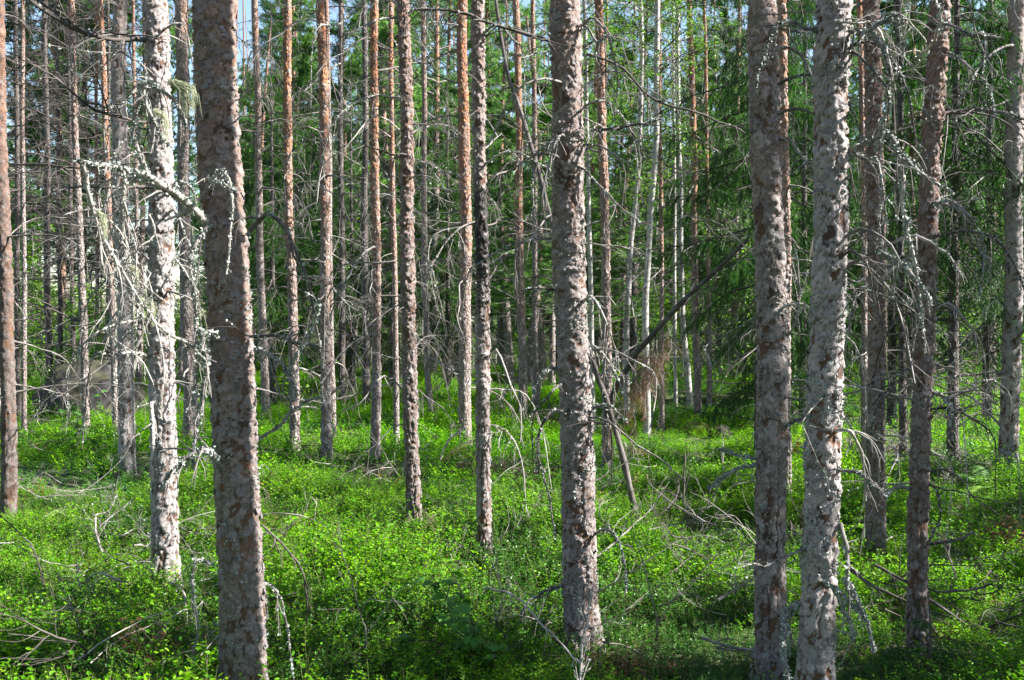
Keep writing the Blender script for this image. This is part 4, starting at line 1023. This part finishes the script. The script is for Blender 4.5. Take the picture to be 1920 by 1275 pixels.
# bushes of the understorey
bl = 'leafy light green young birch bush between the far trunks'
n = 0
while n < 95:
    y = rnd.uniform(19, 48); px = rnd.uniform(-40, 1960); x = (px - 960) / F * y
    if px > 470 and rnd.random() < .35: continue
    if y < 23 and rnd.random() < .6: continue
    o = put('bush', rnd.choice(BUSH)); o.location = (x, y, gz(x, y)); o.rotation_euler = (0, 0, rnd.uniform(0, 6.28)); s = rnd.uniform(.55, 1.25); o.scale = (s, s, s)
    o['label'] = bl; o['category'] = 'bush'; o['group'] = 'young birch bushes in the background'; n += 1

# ------------------------------------------------------------------ scattered growth (geometry nodes)
def scatter(name, variants, P, rot, scl, idx, kind='stuff', label=None, cat=None):
    colv = bpy.data.collections.new(name + '_pieces')
    for k, me in enumerate(variants):
        o = bpy.data.objects.new('%s_piece_%02d' % (name, k), me); colv.objects.link(o)
    me = bpy.data.meshes.new(name); me.vertices.add(len(P)); me.vertices.foreach_set('co', P.astype(np.float32).ravel())
    a = me.attributes.new('rot', 'FLOAT_VECTOR', 'POINT'); a.data.foreach_set('vector', rot.astype(np.float32).ravel())
    a = me.attributes.new('scl', 'FLOAT', 'POINT'); a.data.foreach_set('value', scl.astype(np.float32))
    a = me.attributes.new('idx', 'INT', 'POINT'); a.data.foreach_set('value', idx.astype(np.int32))
    o = put(name, me, kind=kind)
    ng = bpy.data.node_groups.new(name, 'GeometryNodeTree')
    ng.interface.new_socket('Geometry', in_out='INPUT', socket_type='NodeSocketGeometry')
    ng.interface.new_socket('Geometry', in_out='OUTPUT', socket_type='NodeSocketGeometry')
    nn = ng.nodes; gi = nn.new('NodeGroupInput'); go = nn.new('NodeGroupOutput')
    ip = nn.new('GeometryNodeInstanceOnPoints'); ci = nn.new('GeometryNodeCollectionInfo')
    ci.inputs['Collection'].default_value = colv; ci.inputs['Separate Children'].default_value = True; ci.inputs['Reset Children'].default_value = True
    def na(t, nm):
        q = nn.new('GeometryNodeInputNamedAttribute'); q.data_type = t; q.inputs['Name'].default_value = nm; return q.outputs[0]
    ip.inputs['Pick Instance'].default_value = True
    ng.links.new(gi.outputs[0], ip.inputs['Points']); ng.links.new(ci.outputs[0], ip.inputs['Instance'])
    ng.links.new(na('INT', 'idx'), ip.inputs['Instance Index']); ng.links.new(na('FLOAT_VECTOR', 'rot'), ip.inputs['Rotation']); ng.links.new(na('FLOAT', 'scl'), ip.inputs['Scale'])
    ng.links.new(ip.outputs[0], go.inputs[0])
    md = o.modifiers.new('scatter', 'NODES'); md.node_group = ng
    if label: o['label'] = label
    if cat: o['category'] = cat
    return o

def bilberry(g, rad, stems, hmin, hmax, leaves, size, thick=.0012, mt='bil'):
    """a patch of bilberry: ribbed stems that fork, oval leaves in two ranks"""
    mb = MB(); Cs, Ds, Us = [], [], []
    for _ in range(stems):
        a = g.uniform(0, 6.28); r = rad * math.sqrt(g.random()); b0 = np.array([r * math.cos(a), r * math.sin(a), -.03]); h = g.uniform(hmin, hmax)
        lean = g.normal(0, .22, 2)
        main = [b0 + np.array([lean[0] * t * h, lean[1] * t * h, t * h]) for t in (0, .5, 1)]
        if thick: mb.tube(main, [thick, thick * .8, thick * .5], 3, 0)
        for q in range(3):
            t = g.uniform(.35, .9); s = main[0] * (1 - t) + main[2] * t
            d = np.array([g.normal(), g.normal(), g.uniform(.5, 1.6)]); d /= np.linalg.norm(d); L = h * g.uniform(.25, .5)
            e_ = s + d * L
            if thick: mb.tube([s, e_], [thick * .6, thick * .4], 3, 0)
            m = max(3, leaves // 3)
            tt = (np.arange(m) + .5) / m
            sd_ = np.cross(d, [0, 0, 1.0]); sd_ /= np.linalg.norm(sd_) + 1e-9
            for k in range(m):
                Cs.append(s + d * L * tt[k]); s2_ = 1 if k % 2 else -1
                dd = sd_ * s2_ * .9 + d * .5 + g.normal(0, .25, 3); Ds.append(dd / np.linalg.norm(dd))
    C = np.array(Cs); D_ = np.array(Ds); n_ = len(C)
    up = np.array([0, 0, 1.0]) + g.normal(0, .45, (n_, 3)); up -= D_ * (up * D_).sum(1)[:, None]; up /= np.linalg.norm(up, axis=1)[:, None]
    s = np.cross(up, D_); L = size * g.uniform(.65, 1.25, (n_, 1)); w = L * .31
    V = np.stack([C, C + D_ * L * .3 + s * w * .9 + up * L * .07, C + D_ * L * .72 + s * w * .75 + up * L * .04, C + D_ * L - up * L * .06, C + D_ * L * .72 - s * w * .75 + up * L * .04, C + D_ * L * .3 - s * w * .9 + up * L * .07], 1).reshape(-1, 3)
    i = np.arange(n_)[:, None] * 6
    if thick: mb.add(V, np.concatenate([i + [0, 1, 2, 3], i + [0, 3, 4, 5]]), 1)
    else:
        mb.add(V, i + [0, 1, 2, 3, 4, 5], 1)
    return mb.mesh('bilberry_patch', [M['stem'], M[mt]], smooth=False)
g = np.random.default_rng(21)
BIL = [bilberry(g, .12, 8, .13, .27, 22, .017) for _ in range(4)] + [bilberry(g, .13, 9, .06, .17, 22, .014, mt='bil_dull') for _ in range(2)] + [bilberry(g, .12, 9, .08, .2, 8, .022, mt='brown_needle')] \
    + [bilberry(g, .26, 46, .10, .26, 18, .018, 0) for _ in range(4)] + [bilberry(g, .26, 34, .06, .18, 18, .018, 0, 'bil_dull') for _ in range(2)] + [bilberry(g, .24, 20, .06, .16, 8, .026, 0, 'brown_needle')]
def pick(x, y, lo, nl, nd):
    v = vnoise(np.stack([x * 1.1, y * 1.1, x * 0 + 4], -1), 31) + g.normal(0, .13, len(x)); b = vnoise(np.stack([x * 1.9, y * 1.9, x * 0 + 9], -1), 37) + g.normal(0, .08, len(x))
    return np.where(b > .90, lo + nl + nd, np.where(v > .60, lo + nl + g.integers(0, nd, len(x)), lo + g.integers(0, nl, len(x))))

def moundy(x, y): 
    return vnoise(np.stack([x * .8, y * .8, x * 0], -1), 12)
pts = []; sc = []; ix = []
# near field
N1 = 15000
y = g.uniform(2.6, 9.5, N1); x = g.uniform(-1, 1, N1) * (y * .56 + 1.2)
keep = (vnoise(np.stack([x * 1.6, y * 1.6, x * 0], -1), 14) > .10 + .1 * (g.random(N1) - .5)) & (g.random(N1) < .78)
x, y = x[keep], y[keep]
pts.append(np.stack([x, y, ground(x, y)], -1)); s_ = g.uniform(.6, 1.3, len(x)) * (.55 + .95 * moundy(x, y)); sc.append(s_); ix.append(pick(x, y, 0, 4, 2))
N2 = 13500
y = np.sqrt(g.uniform(8.8 ** 2, 48 ** 2, N2)); x = g.uniform(-1, 1, N2) * (y * .56 + 1.5)
keep = (vnoise(np.stack([x * 1.3, y * 1.3, x * 0], -1), 14) > .05) & (g.random(N2) < np.where(y < 26, 1, .45))
x, y = x[keep], y[keep]
pts.append(np.stack([x, y, ground(x, y)], -1)); s_ = g.uniform(.7, 1.3, len(x)) * (.5 + 1.0 * moundy(x, y)); sc.append(s_); ix.append(pick(x, y, 7, 4, 2))
P = np.concatenate(pts); sc = [np.concatenate(sc)]; ix = [np.concatenate(ix)]
kp = ~((np.abs(P[:, 0] + 1.09 * P[:, 1] / 4.25) < .17) & (P[:, 1] < 4.45)); P = P[kp]; sc = [sc[0][kp]]; ix = [ix[0][kp]]; n_ = len(P); rot = np.stack([g.normal(0, .12, n_), g.normal(0, .12, n_), g.uniform(0, 6.28, n_)], -1)
scatter('bilberry_undergrowth', BIL, P, rot, np.concatenate(sc), np.concatenate(ix))

# litter of thin twigs on the floor
g2 = np.random.default_rng(8); N3 = 330
y = np.sqrt(g2.uniform(3.5 ** 2, 22 ** 2, N3)); x = g2.uniform(-1, 1, N3) * (y * .52 + .8)
P = np.stack([x, y, ground(x, y) + g2.uniform(.02, .16, N3)], -1)
scatter('twig_litter', DB + DBP, P, np.stack([g2.uniform(-3, 3, N3), g2.normal(0, .2, N3), g2.uniform(0, 6.28, N3)], -1), g2.uniform(.25, .75, N3), g2.integers(0, 13, N3))

# far wood closing the view, too far to count
g3 = np.random.default_rng(9); N4 = 420
th = g3.uniform(-.62, .62, N4); r = g3.uniform(62, 120, N4); x = r * np.sin(th); y = r * np.cos(th)
left = x / y < -.25
sc4 = np.where(left, g3.uniform(.5, 1.0, N4), g3.uniform(.8, 1.3, N4)); ix4 = np.where(left, g3.integers(5, 8, N4), g3.integers(0, 8, N4)); sc4 = np.where(ix4 >= 5, sc4 * 1.5, sc4)
P = np.stack([x, y, ground(x, y) - np.where(ix4 < 5, 1.5, 0)], -1)
scatter('distant_wood', CROWN_LOW + BCROWN + BUSH, P, np.stack([x * 0, x * 0, g3.uniform(0, 6.28, N4)], -1), sc4, ix4)

# ------------------------------------------------------------------ fallen branches one can see on the ground
def floor_branch(label, px, py, L, yaw, me, tilt=0.0, group=None, lift=.14):
    d = base_depth(px, py, lift); p = at(px, py, d)
    o = put('fallen_branch', me); o.location = (p[0], d, gz(p[0], d) + lift); o.rotation_euler = (rnd.uniform(-2, 2), -tilt, yaw); o.scale = (L,) * 3
    o['label'] = label; o['category'] = 'dead branch'
    if group: o['group'] = group
    return o
GB = 'thin grey dead branches lying among the plants'
for _ in range(60):
    px = rnd.uniform(-20, 1940); py = 800 + 460 * rnd.random() ** .9
    floor_branch('thin grey dead branch lying among the bilberry plants', px, py, rnd.uniform(.35, .95), rnd.uniform(0, 6.28), rnd.choice(DB + DBP + DBD), rnd.uniform(0, .5), GB, rnd.uniform(.05, .2))

def stick(label, pts, d, r0, r1, mat, twigs, tl, lichen=0, name='fallen_branch', cat='dead branch'):
    ds = d if isinstance(d, (list, tuple)) else [d] * len(pts)
    loc = at(*pts[0], ds[0]); root = bpy.data.objects.new('tmp', None); root.location = Vector(loc)
    o = limb(root, ds, pts, r0, r1, mat, lichen, twigs, tl, name=name); o.parent = None; o.location = Vector(loc)
    bpy.data.objects.remove(root); o['label'] = label; o['category'] = cat
    return o
stick('long pale arching dry twig in front of the broad-leaved sapling', [(905, 1102), (945, 1108), (980, 1130), (1010, 1165), (1045, 1200), (1086, 1246)], [5.0, 4.9, 4.8, 4.6, 4.5, 4.4], .005, .004, 'twig_pale', 6, .1)
stick('spidery forked dry stick standing at the bottom below the central pine', [(1090, 1300), (1088, 1246), (1096, 1180), (1110, 1110)], [4.2, 4.25, 4.3, 4.4], .007, .003, 'twig_pale', 12, .22, 20)
stick('long thin grey stick crossing the plants at the lower left', [(-10, 1120), (60, 1130), (130, 1140), (220, 1162), (290, 1180)], [5.3, 5.3, 5.2, 5.1, 5.0], .009, .004, 'twig', 7, .2)
stick('dark dry branch arching up from the ground right of the left-edge trunk', [(90, 1150), (82, 1090), (62, 1030), (38, 1000), (-5, 962)], [5.5, 5.6, 5.7, 5.8, 5.9], .006, .003, 'twig_dark', 5, .2)
stick('pale dry branch poking up out of the plants left of the dark trunk', [(262, 1105), (215, 1085), (180, 1075), (150, 1100), (148, 1060)], [5.5, 5.5, 5.5, 5.5, 5.5], .008, .004, 'twig_pale', 8, .2)
stick('hooked pale dead branch sticking up by the far pine foot left of the charred trunk', [(826, 862), (838, 830), (855, 815), (872, 800), (860, 806)], [10.2] * 5, .010, .006, 'twig_pale', 6, .25)
stick('pale bowed twig standing by the middle of the glade', [(598, 1010), (590, 975), (592, 945), (585, 930)], [7.2] * 4, .004, .002, 'twig_pale', 2, .1)
stick('tall thin dead stem with stiff side twigs in the right-hand glade', [(1288, 985), (1283, 940), (1282, 900), (1284, 850)], [7.4, 7.4, 7.4, 7.4], .008, .004, 'twig_dark', 12, .28)
stick('reddish bare branch on the ground at the bottom between the two big pines', [(1320, 1198), (1350, 1208), (1400, 1216), (1440, 1228)], [4.9, 4.85, 4.8, 4.7], .007, .005, 'twig', 6, .16)
stick('long dark fallen branch across the shade right of the pale grey pine', [(1590, 1065), (1640, 1100), (1700, 1130), (1790, 1162), (1880, 1185), (1930, 1195)], [5.6, 5.4, 5.3, 5.2, 5.1, 5.0], .009, .005, 'twig_dark', 14, .28)
stick('dark fallen branch rising towards the foot of the leaning pine', [(1640, 1060), (1690, 1085), (1760, 1108), (1830, 1105), (1860, 1095)], [5.7, 5.6, 5.5, 5.5, 5.4], .008, .005, 'twig_dark', 12, .25)
stick('low brown log lying in the right-hand plants', [(1800, 1066), (1840, 1072), (1890, 1078), (1935, 1080)], [6.2, 6.2, 6.2, 6.2], .018, .014, 'twig_dark', 2, .1)

def brush(label, px, py, d, n, spread, L, mats):
    p = at(px, py, d); gx_, gy_ = p[0], d
    root = thing('brush_pile', label, 'brush pile', (gx_, gy_, gz(gx_, gy_)))
    for _ in range(n):
        o = put('dry_branch', rnd.choice(mats), root); o.location = (rnd.gauss(0, spread), rnd.gauss(0, spread * .7), rnd.uniform(.05, .25)); s = L * rnd.uniform(.5, 1.2); o.scale = (s,) * 3
        o.rotation_euler = (rnd.uniform(-3, 3), rnd.uniform(-.6, .25), rnd.uniform(0, 6.28))
brush('tangle of grey dry twigs in the glade right of the large central pine', 1290, 1000, 6.7, 20, .35, .75, DB + DBD)
brush('tangle of dry twigs lying left of the foot of the large grey-brown pine', 1385, 1060, 5.9, 14, .22, .6, DB + DBP)
brush('heap of dry twigs around the foot of the pale sunlit left pine', 270, 1000, 6.4, 22, .3, .7, DB + DBL)
brush('row of bleached dry branches lying across the far right glade', 1790, 872, 10.6, 20, .6, .8, DBP + DB)
brush('small heap of pale dead branches in the sun right of the left-edge trunk', 110, 905, 9.0, 14, .35, .6, DBP)
brush('dry twigs lying around the foot of the large central pine', 1020, 1160, 5.2, 16, .22, .55, DB + DBD)
brush('dark tangle of twigs in the shade at the lower right', 1800, 1130, 5.5, 22, .4, .7, DBD)
brush('pale twigs piled around the base of the brown glade pine', 690, 880, 9.3, 14, .4, .6, DBP + DB)

# brown dead conifer branch on the ground, left of the central pine
def brown_brush(label, px, py, d, n, spread, L):
    p = at(px, py, d); root = thing('fallen_branch', label, 'dead branch', (p[0], d, gz(p[0], d)))
    for _ in range(n):
        o = put('twig', rnd.choice(FROND_DEAD), root); o.location = (rnd.gauss(0, spread), rnd.gauss(0, spread * .5), rnd.uniform(.15, .42)); s = L * rnd.uniform(.5, 1.1); o.scale = (s,) * 3
        o.rotation_euler = (rnd.uniform(-.6, .6), rnd.uniform(-.2, .6), rnd.uniform(0, 6.28))
brown_brush('fallen branch with rusty brown needles lying left of the large central pine', 985, 845, 10.0, 16, .33, .55)
brown_brush('small brown withered branch in the plants left of the sapling', 805, 1040, 6.4, 5, .06, .16)

# ------------------------------------------------------------------ broad-leaved sapling in the foreground
def broad_leaf(g, serr=True):
    n = 14; t = np.linspace(0, 1, n); w = .40 * np.sin(np.pi * t ** .72) ** .9 * (1 - .25 * t)
    w = w + (.018 * (np.arange(n) % 2)) * (t > 0) * (t < 1)
    mid = np.stack([t, t * 0, .10 * np.sin(t * np.pi) - .12 * t], -1)
    Lf = mid + np.stack([t * 0, w, w * .22], -1); Rt = mid + np.stack([t * 0, -w, w * .22], -1)
    mb = MB(); V = np.concatenate([mid, Lf, Rt]); Fc = []
    for i in range(n - 1): Fc += [[i, i + 1, n + i + 1, n + i], [i + 1, i, 2 * n + i, 2 * n + i + 1]]
    mb.add(V, Fc, 0); mb.tube([(-.35, 0, 0.02), (0, 0, 0)], [.012, .009], 3, 1)
    return mb.mesh('broad_leaf', [M['sap'], M['stem']], smooth=True)
BL = [broad_leaf(g) for _ in range(3)]
def sapling(label, px, py, d, H, stems, leaves, size, name='sapling'):
    p = at(px, py, d); root = thing(name, label, 'sapling', (p[0], d, gz(p[0], d)))
    for k in range(stems):
        yaw = rnd.uniform(0, 6.28); P = axis_walk(rnd, (rnd.gauss(0, .02), rnd.gauss(0, .02), 0), yaw, rnd.uniform(.8, 1.4), H * rnd.uniform(.75, 1.1), 8, .08, -.7)
        mb = MB(); mb.tube(P, np.linspace(.005, .002, 9), 4); mb.build('stem', [M['twig_dark']], root)
        for q in range(leaves):
            i = rnd.randint(3, 8); o = put('leaf', rnd.choice(BL), root); o.location = Vector(P[i] + nr.normal(0, .012, 3)); s = size * rnd.uniform(.65, 1.15); o.scale = (s,) * 3
            o.rotation_euler = (rnd.gauss(0, .3), rnd.uniform(-.15, .5), rnd.uniform(0, 6.28))
sapling('broad-leaved green sapling in the shade at the bottom centre', 905, 1190, 4.95, .50, 10, 11, .078)
sapling('few-leaved sapling shoot left of the broad-leaved sapling', 800, 1130, 5.2, .45, 3, 5, .05)
sapling('bright green broad-leaved seedling growing in front of the boulder', 178, 800, 13.8, .6, 5, 8, .09)
sapling('small seedling with fresh leaves at the lower left corner', 60, 1250, 4.5, .3, 4, 7, .035)

# ferns
def fern(label, px, py, d, n, L):
    p = at(px, py, d); root = thing('fern', label, 'fern', (p[0], d, gz(p[0], d)))
    for k in range(n):
        mb = MB(); yaw = k * 6.28 / n + rnd.uniform(-.4, .4); P = axis_walk(rnd, (0, 0, 0), yaw, rnd.uniform(.7, 1.2), L, 14, .03, -1.1)
        mb.tube(P, np.linspace(.003, .001, 15), 3)
        for i in range(3, 14):
            T = P[i] - P[i - 1]; T /= np.linalg.norm(T); sd_ = np.cross(T, [0, 0, 1.0]); sd_ /= np.linalg.norm(sd_)
            wl_ = L * .26 * math.sin(math.pi * (i - 1) / 14) + .01
            for s_ in (-1, 1):
                a = P[i]; b_ = a + sd_ * s_ * wl_ + T * wl_ * .35 - np.array([0, 0, wl_ * .15]); wv = T * L * .026
                mb.add([a - wv * .8, a * .5 + b_ * .5 - wv, b_, a * .5 + b_ * .5 + wv, a + wv * .8], [[0, 1, 2, 3, 4]])
        mb.build('frond', [M['fern']], root)
fern('pale green fern in the sun left of the right-edge pine', 1850, 905, 9.6, 7, .36)
fern('light fern by the brushwood, leftmost of the two right-hand ferns', 1812, 920, 9.2, 6, .3)
